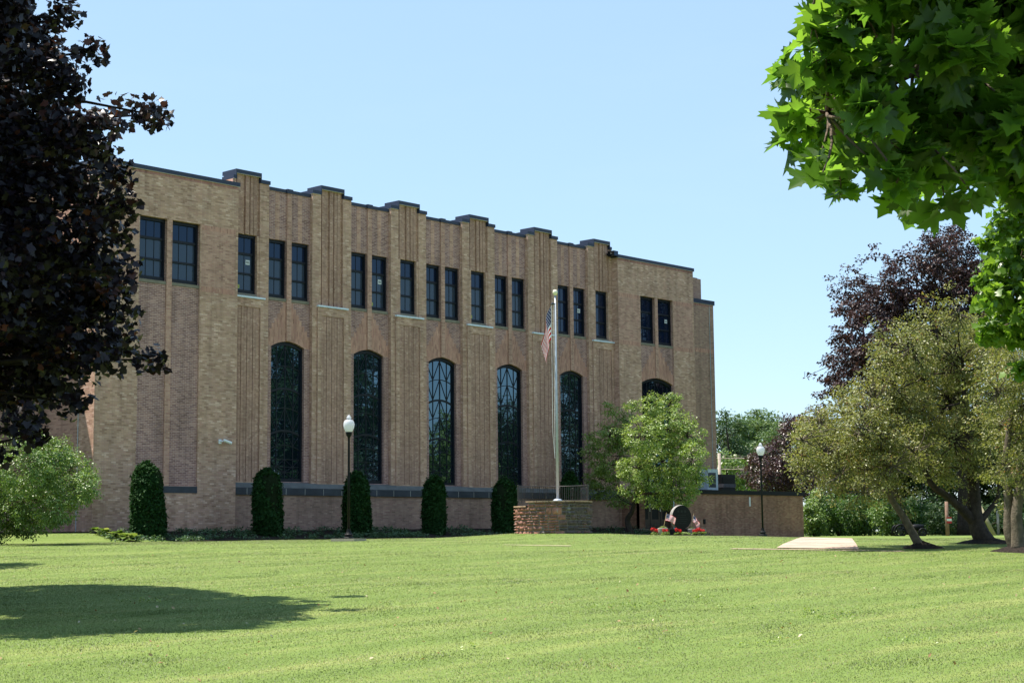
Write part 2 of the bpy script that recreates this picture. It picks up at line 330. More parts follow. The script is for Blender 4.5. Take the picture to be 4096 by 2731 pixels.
# ------------------------------------------------------------------ world, sun, camera
SUN_PSI, SUN_EL = math.radians(32), math.radians(67)
sun_dir = Vector((-math.sin(SUN_PSI) * math.cos(SUN_EL), math.cos(SUN_PSI) * math.cos(SUN_EL), math.sin(SUN_EL)))
world = bpy.data.worlds.new('World'); scene.world = world; world.use_nodes = True
wn = world.node_tree; wn.nodes.clear()
sky = wn.nodes.new('ShaderNodeTexSky'); sky.sky_type = 'NISHITA'; sky.sun_disc = False
sky.sun_elevation = SUN_EL; sky.sun_rotation = -SUN_PSI; sky.altitude = 200; sky.air_density = 1.0; sky.dust_density = .1; sky.ozone_density = 3.5
bg = wn.nodes.new('ShaderNodeBackground'); bg.inputs['Strength'].default_value = .118
wo = wn.nodes.new('ShaderNodeOutputWorld'); 
wtc = wn.nodes.new('ShaderNodeTexCoord'); wmp = wn.nodes.new('ShaderNodeMapping'); wmp.inputs['Scale'].default_value = (3.2, 3.2, 13); wn.links.new(wtc.outputs['Generated'], wmp.inputs[0])
wnz = wn.nodes.new('ShaderNodeTexNoise'); wnz.inputs['Scale'].default_value = 1.6; wnz.inputs['Detail'].default_value = 7; wnz.inputs['Roughness'].default_value = .55; wn.links.new(wmp.outputs[0], wnz.inputs['Vector'])
wrp = wn.nodes.new('ShaderNodeValToRGB'); wrp.color_ramp.elements[0].position = .5; wrp.color_ramp.elements[0].color = (0, 0, 0, 1); wrp.color_ramp.elements[1].position = .85; wrp.color_ramp.elements[1].color = (.10, .10, .10, 1); wn.links.new(wnz.outputs['Fac'], wrp.inputs['Fac'])
wmx = wn.nodes.new('ShaderNodeMix'); wmx.data_type = 'RGBA'; wn.links.new(wrp.outputs['Color'], wmx.inputs['Factor']); wn.links.new(sky.outputs['Color'], wmx.inputs['A']); wmx.inputs['B'].default_value = (4.6, 5, 5.4, 1)
wm2 = wn.nodes.new('ShaderNodeMix'); wm2.data_type = 'RGBA'; wm2.inputs['Factor'].default_value = .6; wn.links.new(wmx.outputs['Result'], wm2.inputs['A']); wm2.inputs['B'].default_value = (2.35, 3.35, 4.25, 1)      # flat pale blue mixed in to even out the sky's gradient
wn.links.new(wm2.outputs['Result'], bg.inputs['Color']); wn.links.new(bg.outputs[0], wo.inputs[0])
sl = bpy.data.lights.new('sun', 'SUN'); sl.energy = 5.0; sl.angle = math.radians(.53); sl.color = (1, .93, .82)
so = bpy.data.objects.new('sun', sl); col.objects.link(so); so.rotation_euler = sun_dir.to_track_quat('Z', 'Y').to_euler(); so.location = (0, 40, 60)
cam = bpy.data.cameras.new('camera'); cam.sensor_width = 36; cam.lens = F * 36 / 4096; cam.clip_start = .1; cam.clip_end = 3000
co = bpy.data.objects.new('camera', cam); col.objects.link(co)
from mathutils import Matrix
Rm = Matrix((tuple(r2), tuple(u2), tuple(-fw))).transposed()
co.matrix_world = Matrix.Translation(Vector(CAM)) @ Rm.to_4x4()
scene.camera = co
scene.view_settings.view_transform = 'Standard'; scene.view_settings.look = 'None'; scene.view_settings.gamma = 1; scene.view_settings.exposure = 1.02
scene.cycles.max_bounces = 8; scene.cycles.transparent_max_bounces = 4; scene.cycles.use_denoising = True
scene.cycles.sample_clamp_indirect = 6

# ------------------------------------------------------------------ ground
def axis(lo, hi, a, b, fine, n):
    mid = np.arange(a, b + 1e-6, fine); g1 = a - (a - lo) * (np.linspace(0, 1, n)[1:] ** 2); g2 = b + (hi - b) * (np.linspace(0, 1, n)[1:] ** 2)
    return np.concatenate([g1[::-1], mid, g2])
gx = axis(-900, 1200, -20, 110, .8, 16); gy = axis(-900, 1200, -20, 90, .8, 16)
GX, GY = np.meshgrid(gx, gy); GZ = gh(GX, GY); nx, ny = len(gx), len(gy)
V = np.stack([GX.ravel(), GY.ravel(), GZ.ravel()], 1); ii = (np.arange(ny - 1)[:, None] * nx + np.arange(nx - 1)[None, :]).ravel()
Fc = np.stack([ii, ii + 1, ii + 1 + nx, ii + nx], 1)
lawn = link_mesh('lawn', np_mesh('lawn', V, Fc.ravel(), np.full(len(Fc), 4)), M['lawn'], smooth=True); tag(lawn, kind='structure')

def sheet(name, poly, mt, lift=.012, kind='structure', step=.6):
    """thin sheet that follows the ground; poly = list of quads in (r, v): four corners each"""
    V, Fq = [], []
    for q in poly:
        a, b, c, d = [np.array(p, float) for p in q]
        n = max(2, int(np.linalg.norm(b - a) / step)); m_ = max(2, int(np.linalg.norm(d - a) / step)); base = len(V)
        for j in range(m_ + 1):
            for i in range(n + 1):
                s, t = i / n, j / m_; p = (a * (1 - s) + b * s) * (1 - t) + (d * (1 - s) + c * s) * t; X, Y = rv(*p); V.append((X, Y, ghf(X, Y) + lift))
        for j in range(m_):
            for i in range(n):
                k = base + j * (n + 1) + i; Fq += [k, k + 1, k + n + 2, k + n + 1]
    o = link_mesh(name, np_mesh(name, np.array(V), Fq, np.full(len(Fq) // 4, 4)), mt, smooth=True); tag(o, kind=kind); return o
# cross walk and the path that leads up from it
SW_A = np.array([-1.2, 44.4]); SW_B = np.array([10.6, 36.6]); swd = (SW_B - SW_A) / np.linalg.norm(SW_B - SW_A); swn = np.array([-swd[1], swd[0]])
W2 = .62
SL = float(np.linalg.norm(SW_B - SW_A))
SW_P = SW_A + swd * 7.8; SW_E = SW_A + swd * 12.2
sheet('sidewalk', [[SW_P - swn * .1, SW_E - swn * .25, SW_E + swn * .05, SW_P + swn * .15]], M['concrete'], .012)
SW_Q = SW_A + swd * 1.1; SW_R = SW_A + swd * 3.2
sheet('sidewalk', [[SW_Q - swn * .05, SW_R - swn * .08, SW_R + swn * .12, SW_Q + swn * .05]], M['concrete'], .018)
PA = [np.array([6.42, 40.05]), np.array([8.2, 38.95]), np.array([10.35, 50.3]), np.array([9.15, 51.2])]
sheet('path', [PA], M['concrete'], .018)
jm = MB()
for t in (.28, .62, .9):
    a = PA[0] * (1 - t) + PA[3] * t; b = PA[1] * (1 - t) + PA[2] * t
    A, B = rv(*a), rv(*b); jm.bar((A[0], A[1], ghf(*A) + .019), (B[0], B[1], ghf(*B) + .019), .03, .006, (0, 0, 1))
    jm.v = jm.v
jo = jm.build('path_joint', M['concrete2']); tag(jo, kind='structure')
def on_paving(r, v):
    d = np.stack([r - SW_A[0], v - SW_A[1]], -1); s = d @ swd; w = d @ swn
    jit = .10 * np.sin(s * 9 + 3 * np.sin(s * 4.1)) * np.sin(w * 30)
    m1 = (w > -.16 + jit * .5) & (w < .14 + jit * .3) & (s > 7.8) & (s < 12.0)
    m1 |= (w > -.07 + jit) & (w < .09 + jit) & (s > 1.3) & (s < 3.0)
    t = (v - 41.2) / 9.6; lo = 6.75 + 2.4 * t; hi = 8.42 + 1.95 * t
    m2 = (v > 39.95 - .62 * (r - 6.42) + jit) & (v < 51) & (r > lo + .08 + jit) & (r < hi - .08 + jit)
    return m1 | m2

# grass blades, thick near the camera and thinning with distance
def grass():
    rs = np.random.default_rng(5); P = []
    for v0, v1, dens in ((11.5, 16, 2300), (16, 22, 1500), (22, 30, 900), (30, 40, 560), (40, 60, 300)):
        w = .34 if v0 > 29 else .46; A = (v1 - v0) * (v0 + v1) * w; n = int(A * dens)
        v = np.sqrt(rs.random(n) * (v1 ** 2 - v0 ** 2) + v0 ** 2); r = (rs.random(n) * 2 - 1) * w * v; P.append(np.stack([r, v], 1))
    P = np.concatenate(P); P = P[~on_paving(P[:, 0], P[:, 1])]
    XY = P[:, :1] * cr[:2] + P[:, 1:] * cv[:2]
    k = (XY[:, 1] < 49) | ((XY[:, 0] < 34.5) & (XY[:, 1] < 52.5)); P, XY = P[k], XY[k]
    for (mx_, mv_, mr_) in ((1392, 50, .52), (3037, 67, .2), (3668, 39.6, .45), (3928, 42.2, .68), (4055, 37.1, .54), (2722, 58, .95)):
        c_ = rv((mx_ - CX) / F * mv_, mv_); k = np.hypot(XY[:, 0] - c_[0], XY[:, 1] - c_[1]) > mr_; P, XY = P[k], XY[k]
    dd = np.hypot(XY[:, 0] - DRUM[0], XY[:, 1] - DRUM[1]); k = dd > 1.25; P, XY = P[k], XY[k]
    n = len(P); z = gh(XY[:, 0], XY[:, 1]); far = P[:, 1] / 14.0
    # patches of longer, ranker grass
    patch = .5 + .5 * np.sin(XY[:, 0] * 1.7 + 2 * np.sin(XY[:, 1] * .9)) * np.sin(XY[:, 1] * 2.1 + 1.6 * np.sin(XY[:, 0] * 1.1))
    hgt = (.010 + .010 * rs.random(n) + .009 * patch ** 4); wd = (.0020 + .0016 * rs.random(n)) * far ** .7
    an = rs.random(n) * 2 * PI; ln = rs.random(n) ** .7 * 1.0; la = rs.random(n) * 2 * PI
    s = np.stack([np.cos(an), np.sin(an), np.zeros(n)], 1) * wd[:, None]
    lean = np.stack([np.cos(la) * ln, np.sin(la) * ln, np.zeros(n)], 1) * hgt[:, None]
    b = np.stack([XY[:, 0], XY[:, 1], z - .004], 1); mid = b + lean * .35 + np.array([0, 0, 1]) * (hgt * .6)[:, None]; tip = b + lean + np.array([0, 0, 1]) * (hgt * (1 - .35 * ln))[:, None]
    V = np.stack([b - s, b + s, mid + s * .7, tip, mid - s * .7], 1).reshape(-1, 3); rnd = np.repeat(rs.random(n), 5)
    Fi = (np.arange(n)[:, None] * 5 + np.arange(5)[None, :]).ravel()
    o = link_mesh('grass', np_mesh('grass', V, Fi, np.full(n, 5), {'rnd': rnd}), M['grass']); tag(o, kind='stuff')
    o['label'] = 'short mown green grass of the lawn'
grass()

# ------------------------------------------------------------------ foliage
def tmpl(half, centre=(0, .4), fold=.12):
    """leaf outline from its right half (base to tip) as a fan of triangles"""
    pts = half + [(-x, y) for x, y in half[-2:0:-1]]
    V = [(centre[0], centre[1], 0)] + [(x, y, abs(x) * fold - .12 * (y - .4) ** 2) for x, y in pts]; n = len(pts)
    return np.array(V), [(0, 1 + i, 1 + (i + 1) % n) for i in range(n)]
T_MAPLE = tmpl(fold=.3, half=[(0, .04), (.20, -.04), (.42, -.03), (.36, .08), (.30, .17), (.46, .22), (.70, .30), (.62, .38), (.76, .52), (.52, .50), (.44, .56), (.27, .50), (.26, .60), (.36, .76), (.20, .76), (.13, .86), (0, 1.06)])
T_MAPLE_S = tmpl([(0, .02), (.40, -.02), (.40, .16), (.72, .42), (.40, .52), (.30, .74), (0, 1.0)])
T_LEAF = (np.array([(0, 0, 0), (.30, .45, .09), (0, 1, -.06), (-.30, .45, .09)]), [(0, 1, 2), (0, 2, 3)])
T_NARROW = (np.array([(0, 0, 0), (.2, .4, .05), (0, 1, -.08), (-.2, .4, .05)]), [(0, 1, 2), (0, 2, 3)])

def unit(a): return a / np.maximum(np.linalg.norm(a, axis=-1, keepdims=True), 1e-9)
def leaves(name, parent, mt, C, O, per, rad, size, T, rs, up=.7, outw=.5, jit=.55, droop=.45, rbias=None, flat=.6):
    """per leaves round each cluster centre C with outward direction O"""
    n = len(C) * per; c = np.repeat(C, per, 0); o = np.repeat(O, per, 0)
    off = rs.normal(size=(n, 3)); off = unit(off) * (rs.random((n, 1)) ** .45) * rad; off[:, 2] *= flat
    p = c + off
    nn = unit(np.array([0, 0, up]) + o * outw + rs.normal(size=(n, 3)) * jit)
    d = unit(o * .5 + unit(off) * .6 + np.array([0, 0, -droop]) + rs.normal(size=(n, 3)) * .5); d = unit(d - nn * (d * nn).sum(1, keepdims=True)); sd = np.cross(nn, d)
    sz = size * (.65 + .6 * rs.random(n))
    tv, tf = T; k = len(tv)
    V = p[:, None, :] + sz[:, None, None] * (tv[None, :, 0, None] * sd[:, None, :] + (tv[None, :, 1, None] - .3) * d[:, None, :] + tv[None, :, 2, None] * nn[:, None, :])
    tri = np.array(tf); Fi = (np.arange(n)[:, None, None] * k + tri[None]).reshape(-1)
    rnd = rs.random(n)
    if rbias is not None: rnd = np.clip(rnd * .7 + np.repeat(rs.random(len(C)), per) * .3, 0, 1)
    me = np_mesh(name, V.reshape(-1, 3), Fi, np.full(n * len(tf), 3), {'rnd': np.repeat(rnd, k)})
    return link_mesh(name, me, mt, parent)

def clusters(blobs, dens, rs, shell=.55, scatter=0):
    """cluster centres spread through a list of ellipsoids (centre, radii)"""
    C, O = [], []
    for c, r in blobs:
        c = np.asarray(c, float); r = np.asarray(r, float) * np.ones(3)
        A = 4 * PI * ((r[0] * r[1]) ** 1.6 / 3 + (r[0] * r[2]) ** 1.6 / 3 + (r[1] * r[2]) ** 1.6 / 3) ** (1 / 1.6)
        n = max(3, int(A * dens)); d = unit(rs.normal(size=(n, 3))); q = shell + (1 - shell) * rs.random((n, 1)) ** .6
        C.append(c + d * r * q + rs.normal(size=(n, 3)) * scatter); O.append(unit(d / r))
    C = np.concatenate(C); O = np.concatenate(O); keep = np.ones(len(C), bool)
    for c, r in blobs:
        e = np.linalg.norm((C - np.asarray(c)) / (np.asarray(r) * np.ones(3)), axis=1); keep &= (e > .5)
    return C[keep], O[keep]

def limb_pts(a, b, n=5, sag=.12, rs=RNG):
    a = np.asarray(a, float); b = np.asarray(b, float); L_ = np.linalg.norm(b - a); pts = []
    j = rs.normal(size=3) * L_ * .07
    for i in range(n + 1):
        t = i / n; p = a * (1 - t) + b * t + j * math.sin(PI * t) + np.array([0, 0, L_ * sag * math.sin(PI * t)]); pts.append(tuple(p))
    return pts
def wood(name, parent, mt, trunk, tr, blobs, C, rs, frac=.25, limb_r=None, twig=.008, start=.45):
    m = MB(); m.tube(trunk, tr, 12); T = np.array(trunk); lr = limb_r or tr[-1] * .8
    i0 = int(len(T) * start)
    for c, r in blobs:
        c = np.asarray(c); d = np.linalg.norm(T[i0:] - c, axis=1) + .6 * np.maximum(0, T[i0:, 2] - c[2]) * 2; k = i0 + int(np.argmin(d))
        rr = min(lr, tr[k] * .7); m.tube(limb_pts(T[k], c, 5, .06, rs), [rr, rr * .8, rr * .62, rr * .48, rr * .36, rr * .25], 7)
    if frac > 0:
        cs = np.array([np.asarray(b[0]) for b in blobs])
        for p in C[rs.random(len(C)) < frac]:
            k = int(np.argmin(np.linalg.norm(cs - p, axis=1))); m.tube(limb_pts(cs[k], p, 3, .04, rs), [twig * 2, twig * 1.5, twig, twig * .5], 5, False)
    return m.build(name, mt, parent, smooth=True)
def curve(pts, n=4):
    """smooth polyline through pts"""
    P = [np.asarray(p, float) for p in pts]; P = [2 * P[0] - P[1]] + P + [2 * P[-1] - P[-2]]; out = []
    for i in range(1, len(P) - 2):
        for k in range(n):
            t = k / n; out.append(tuple(.5 * ((2 * P[i]) + (-P[i - 1] + P[i + 1]) * t + (2 * P[i - 1] - 5 * P[i] + 4 * P[i + 1] - P[i + 2]) * t * t + (-P[i - 1] + 3 * P[i] - 3 * P[i + 1] + P[i + 2]) * t ** 3)))
    out.append(tuple(P[-2])); return out
def taper(a, b, n): return [a + (b - a) * (i / (n - 1)) ** .8 for i in range(n)]
def blob_px(lst, v, depth, k=1.7415, shrink=0):
    """blobs given in photograph directions (x, y, radius) at about v metres, with their own depths"""
    out = []
    for i, b in enumerate(lst):
        x, y, rp = b[:3]; rp = max(rp * .55, rp - shrink); dv = b[3] if len(b) > 3 else ((i * .618) % 1 - .5) * depth
        vv = v + dv; R_ = rp * k * vv / F; out.append((at(x * k, y * k, vv), np.array([R_, R_, R_])))
    return out
def tree(name, label, cat, base, trunk, tr, blobs, mt, bark, dens, per, rad, size, T, group=None, seed=1, frac=.2, shell=.55, twig=.008, start=.45, scatter=0, **kw):
    rs = np.random.default_rng(seed); b = Vector(base); e = empty(name, b, label, cat, group)
    C, O = clusters(blobs, dens, rs, shell, scatter)
    wood('trunk', e, bark, trunk, tr, blobs, C, rs, frac, twig=twig, start=start)
    leaves('crown', e, mt, C, O, per, rad, size, T, rs, rbias=1, **kw)
    return e
# ------------------------------------------------------------------ the school building
B = empty('school_building', (53.12, 53, 1.5), 'long tan brick school building with stepped piers and tall arched windows', 'building')
XC, PIT, ZG = 53.12, 4.62, 1.2
PX = [XC + (i - 2.5) * PIT for i in range(6)]; BX = [XC + (i - 2) * PIT for i in range(5)]
ZT = 16.0; WZ0, WZ1 = 11.68, 14.17
YP, YB = 53.40, 53.56

def add_pane(parent, x0, x1, z0, z1, Y, m, name='pane'):
    return MB().quad((x0, Y, z0), (x1, Y, z0), (x1, Y, z1), (x0, Y, z1)).build(name, m, parent)
SEG = {'0': 'abcdef', '1': 'bc', '2': 'abged', '3': 'abgcd', '4': 'fgbc', '5': 'afgcd', '6': 'afgedc', '7': 'abc', '8': 'abcdefg', '9': 'abcdfg'}
def number_card(parent, x, z, Y, txt):
    w, h = .215, .20; m = MB(); m.box(x, x + w, Y - .004, Y, z, z + h); m.cur = 1
    for i, ch in enumerate(txt):
        a = x + .025 + i * .058; b = a + .042; c0, c1, c2 = z + .06, z + .10, z + .14; t = .012
        S = {'a': (a, b, c2 - t, c2), 'd': (a, b, c0, c0 + t), 'g': (a, b, c1 - t / 2, c1 + t / 2), 'f': (a, a + t, c1, c2), 'b': (b - t, b, c1, c2), 'e': (a, a + t, c0, c1), 'c': (b - t, b, c0, c1)}
        for s in SEG[ch]: u0, u1, w0, w1 = S[s]; m.box(u0, u1, Y - .008, Y - .0045, w0, w1)
    m.build('number_card', [M['card'], M['ink']], parent)
def sticker(parent, x, z, Y):
    m = MB(); m.box(x, x + .17, Y - .004, Y, z, z + .15); m.cur = 1
    for k, (a, b) in enumerate(((.02, .15), (.03, .14), (.02, .15))): m.box(x + a, x + b, Y - .007, Y - .0045, z + .028 + k * .04, z + .045 + k * .04)
    m.build('warning_sticker', [M['yellow'], M['ink']], parent)
def window(x0, x1, Y, nc, card=None, stk=False, dark=False):
    z0, z1 = WZ0, WZ1
    yf, yp = Y + .10, Y + .19; f = MB(); H = z1 - z0; jw = .075
    f.box(x0 + .002, x0 + jw, yf, yf + .2, z0 + .002, z1 - .002); f.box(x1 - jw, x1 - .002, yf, yf + .2, z0 + .002, z1 - .002)
    f.box(x0 + jw, x1 - jw, yf, yf + .2, z1 - .12, z1 - .002); f.box(x0 + jw, x1 - jw, yf, yf + .2, z0 + .002, z0 + .16)
    ys = yf + .035; r1, r2_ = z0 + H * .675, z0 + H * .34
    for (a, b) in ((r1 - .05, r1 + .05), (r2_ - .04, r2_ + .04)): f.box(x0 + jw, x1 - jw, ys, ys + .054, a, b)
    sx0, sx1 = x0 + jw, x1 - jw; s = .035
    f.box(sx0, sx0 + s, ys + .015, ys + .054, z0 + .16, z1 - .12); f.box(sx1 - s, sx1, ys + .015, ys + .054, z0 + .16, z1 - .12)
    for i in range(1, nc):
        cx = x0 + jw + (x1 - x0 - 2 * jw) * i / nc; f.box(cx - .009, cx + .009, ys + .038, ys + .053, z0 + .16, z1 - .12)
    w = f.build('window', M['frame'], B)
    add_pane(w, x0 + .01, x1 - .01, r1, z1 - .01, yp, M['glass'], 'upper_pane'); add_pane(w, x0 + .01, x1 - .01, z0 + .01, r1, yp, M['glass'] if dark else M['shade'], 'lower_pane')
    MB().box(x0 - .0, x1 + .0, Y - .025, Y + .12, z0 - .125, z0 - .002).build('sill', M['sillstone'], w)
    if card: number_card(w, sx1 - .36, z0 + H * .50, yp - .01, card)
    if stk: sticker(w, sx0 + .03, z0 + .22, yp - .01)

def arch_z(x, cx, hw, zs, rise): return zs + rise * (1 - ((x - cx) / hw) ** 2)
def arch_hole(m, x0, x1, z0, z1, Y, cx, hw, zb, zs, rise, depth, n=14):
    """wall skin x0..x1, z0..z1 with an arched opening and its reveals"""
    if z0 < zb: m.quad((x0, Y, z0), (x1, Y, z0), (x1, Y, zb), (x0, Y, zb))
    m.quad((x0, Y, zb), (cx - hw, Y, zb), (cx - hw, Y, z1), (x0, Y, z1)); m.quad((cx + hw, Y, zb), (x1, Y, zb), (x1, Y, z1), (cx + hw, Y, z1))
    for i in range(n):
        a = cx - hw + 2 * hw * i / n; b = cx - hw + 2 * hw * (i + 1) / n; za, zb_ = arch_z(a, cx, hw, zs, rise), arch_z(b, cx, hw, zs, rise)
        m.quad((a, Y, za), (b, Y, zb_), (b, Y, z1), (a, Y, z1)); m.quad((a, Y, za), (a, Y + depth, za), (b, Y + depth, zb_), (b, Y, zb_))
    m.quad((cx - hw, Y, zb), (cx - hw, Y + depth, zb), (cx - hw, Y + depth, zs), (cx - hw, Y, zs)); m.quad((cx + hw, Y + depth, zb), (cx + hw, Y, zb), (cx + hw, Y, zs), (cx + hw, Y + depth, zs))
def arched_window(cx, hw, zb, zs, rise, Y):
    yf, yp = Y + .12, Y + .20; f = MB(); n = 16; hi = hw - .085; top = lambda x: arch_z(x, cx, hw, zs, rise)
    f.box(cx - hw + .002, cx - hi, yf, yf + .2, zb, top(cx - hi) - .01); f.box(cx + hi, cx + hw - .002, yf, yf + .2, zb, top(cx + hi) - .01); f.box(cx - hi, cx + hi, yf, yf + .2, zb, zb + .14)
    def arcbar(zoff, th, y0, y1):
        for i in range(n):
            a = cx - hi + 2 * hi * i / n; b = cx - hi + 2 * hi * (i + 1) / n; za, zc = top(a) - zoff, top(b) - zoff
            f.quad((a, y0, za - th), (b, y0, zc - th), (b, y0, zc), (a, y0, za)); f.quad((a, y0, za - th), (a, y1, za - th), (b, y1, zc - th), (b, y0, zc - th)); f.quad((a, y0, za), (b, y0, zc), (b, y1, zc), (a, y1, za))
    arcbar(.005, .15, yf + .002, yf + .2)
    q = hw / 2; T = zs + rise; ym = yp - .022
    for dx, t in ((-q, .036), (0, .044), (q, .036)): f.box(cx + dx - t / 2, cx + dx + t / 2, ym, yp - .004, zb + .14, top(cx + dx) - .15)
    H = T - zb; mod = H * .1435; lev = [.16, .16 + mod, .16 + 2 * mod + .08, .16 + 3 * mod + .08, .16 + 4 * mod + .16, .16 + 4.75 * mod + .16]
    for i, o in enumerate(lev[1:], 1): arcbar(o, .09 if i in (2, 4) else .035, ym - .006, yp - .006)
    low = [.95, .63, .42]
    for z in low: f.box(cx - hi, cx + hi, ym - .004, yp - .005, zb + z - .015, zb + z + .015)
    for i in range(len(lev) - 1):
        o0, o1 = lev[i], lev[i + 1]
        for s in (-1, 1):
            for xa in (0, s * hi): f.bar((cx + xa, ym + .008, top(cx + xa) - o0), (cx + s * q, ym + .008, top(cx + s * q) - o1), .028, .012)
    zz = [.95, .63, .42, .14]
    for a, b in zip(zz[:-1], zz[1:]):
        for s in (-1, 1):
            for xa in (0, s * hi):
                f.bar((cx + xa, ym + .008, zb + (a if a != .63 else b)), (cx + s * q, ym + .008, zb + (b if a != .63 else a)), .024, .012)
    w = f.build('arched_window', M['frame'], B)
    g = MB(); V = [(cx - hw, yp, zb), (cx + hw, yp, zb)] + [(cx + hw - 2 * hw * i / n, yp, top(cx + hw - 2 * hw * i / n)) for i in range(n + 1)]
    g.quad(*V); g.build('pane', M['archglass'], w)
def patch(name, x0, x1, z0, z1, Y, m, parent=B, d=.004): return MB().box(x0, x1, Y - d, Y + .02, z0, z1).build(name, m, parent)
def soldier_steps(cx, half, zs, z_top, Y, hw, rise, centre=.15):
    """the stepped panel of upright bricks above an arch"""
    m = MB(); n = 7
    for s in (-1, 1):
        for i in range(n):
            a = centre + (half - centre) * i / n; b = centre + (half - centre) * (i + 1) / n
            zt = z_top - .02 - (z_top - (zs + rise) - .22) * (i / (n - .6)) ** .95
            for k in range(2):
                u = a + (b - a) * k / 2; w = a + (b - a) * (k + 1) / 2; zu = max(zs, arch_z(cx + s * u, cx, hw, zs, rise)) if u < hw else zs; zw = arch_z(cx + s * w, cx, hw, zs, rise) if w < hw else zs
                x0, x1 = cx + s * u, cx + s * w
                if s < 0: x0, x1, zu, zw = x1, x0, zw, zu
                m.quad((x0, Y, zu), (x1, Y, zw), (x1, Y, zt), (x0, Y, zt))
    m.build('upright_brick_panel', M['soldier'], B)
def coping(name, x0, x1, y0, y1, z0, z1, parent=B, lip=True):
    m = MB(); m.box(x0, x1, y0, y1, z0, z1)
    if lip: m.cur = 1; m.box(x0 + .004, x1 - .004, y0 + .004, y1, z0 - .012, z0 - .001)
    return m.build(name, [M['navy'], M['soffit']], parent)

# body behind the facade
MB().box(34.14, 74.2, 54.0, 78, ZG, 15.9).build('rear_wall', M['tan_dark'], B)
MB().box(34.4, 74.0, 54.1, 77.8, 15.9, 15.96).build('roof', M['roof'], B)
# wings
def wing(x0, x1, wx, right):
    m = MB(); hz0 = 3.65 if not right else 3.45
    m.wall(x0, x1, ZG, ZT, 53, [(wx[0], wx[3], hz0, WZ1)], .07)
    m.quad((x0, 54.2, ZG), (x0, 53, ZG), (x0, 53, ZT), (x0, 54.2, ZT)); m.quad((x1, 53, ZG), (x1, 54.2, ZG), (x1, 54.2, ZT), (x1, 53, ZT)); m.quad((x0, 53, ZT), (x1, 53, ZT), (x1, 54.2, ZT), (x0, 54.2, ZT))
    m.build('wing_wall', M['tan'], B)
    p = MB()
    if not right: p.wall(wx[0], wx[3], hz0, WZ1 - .001, 53.07, [(wx[0] + .001, wx[1], WZ0, WZ1 - .002), (wx[2], wx[3] - .001, WZ0, WZ1 - .002)], .3)
    else:
        p.wall(wx[0], wx[3], 11.0, WZ1 - .001, 53.07, [(wx[0] + .001, wx[1], WZ0, WZ1 - .002), (wx[2], wx[3] - .001, WZ0, WZ1 - .002)], .3)
        cx = (wx[0] + wx[3]) / 2; arch_hole(p, wx[0], wx[3], hz0, 11.0, 53.07, cx, 1.37, 3.95, 9.55, .3, .3)
        arched_window(cx, 1.37, 3.95, 9.55, .3, 53.07); soldier_steps(cx, 1.41, 9.55, 11.53, 53.066, 1.37, .3, .135)
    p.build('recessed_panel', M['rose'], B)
    s = MB(); s.box(wx[1], wx[2], 53.012, 53.08, (9.85 if right else hz0 + .0), WZ1 - .003); s.build('brick_mullion', M['pink'], B)
    # bands of upright brick and the redder field between them
    for a, b in ((x0 + .5 if not right else x0 + .004, wx[0] - .05), (wx[3] + .05, x1 - .12)):
        patch('brick_band', a, b, 13.96, 14.17, 53, M['soldier']); patch('brick_band', a, b, 11.45, 11.66, 53, M['soldier']); patch('brick_field', a, b, 11.66, 13.96, 53, M['pink'], d=.003)
    patch('rowlock_course', x0 + .01, x1 - .01, 15.86, 15.985, 53, M['rowlock'])
    coping('wing_coping', x0 - .05, x1 + .05, 52.94, 53.45, 15.99, 16.16)
LW = (35.99, 37.28, 37.53, 38.87); RW = (67.36, 68.62, 68.88, 70.2)
wing(34.1, 40.76, LW, False); wing(65.5, 72.1, RW, True)
window(LW[0], LW[1], 53.07, 3); window(LW[2], LW[3], 53.07, 3)
window(RW[0], RW[1], 53.07, 3, None, False, True); window(RW[2], RW[3], 53.07, 3, '306', True, True)
MB().box(LW[0] + .003, LW[3] - .003, 52.985, 53.08, 3.38, 3.64).build('panel_sill', M['slate'], B)
# sunlit side of the left wing and the long range set back beyond it
sd = MB(); sd.quad((34.1, 57.2, ZG), (34.1, 54.2, ZG), (34.1, 54.2, ZT), (34.1, 57.2, ZT)); sd.build('side_wall', M['pink'], B)
coping('side_coping', 34.04, 34.5, 53.46, 57.2, 15.99, 16.16)
bk = MB(); bk.box(8, 34.13, 57.2, 78, ZG, 15.98); bk.build('rear_range', M['tan_dark'], B); coping('range_coping', 8, 34.03, 57.14, 57.7, 15.99, 16.16)
cd = MB(); cd.tube([(34.085, 54.05, 1.6), (34.085, 54.05, 15.9)], .012, 6); cd.build('conductor_cable', M['offwhite'], B)
for i in range(4):
    pass
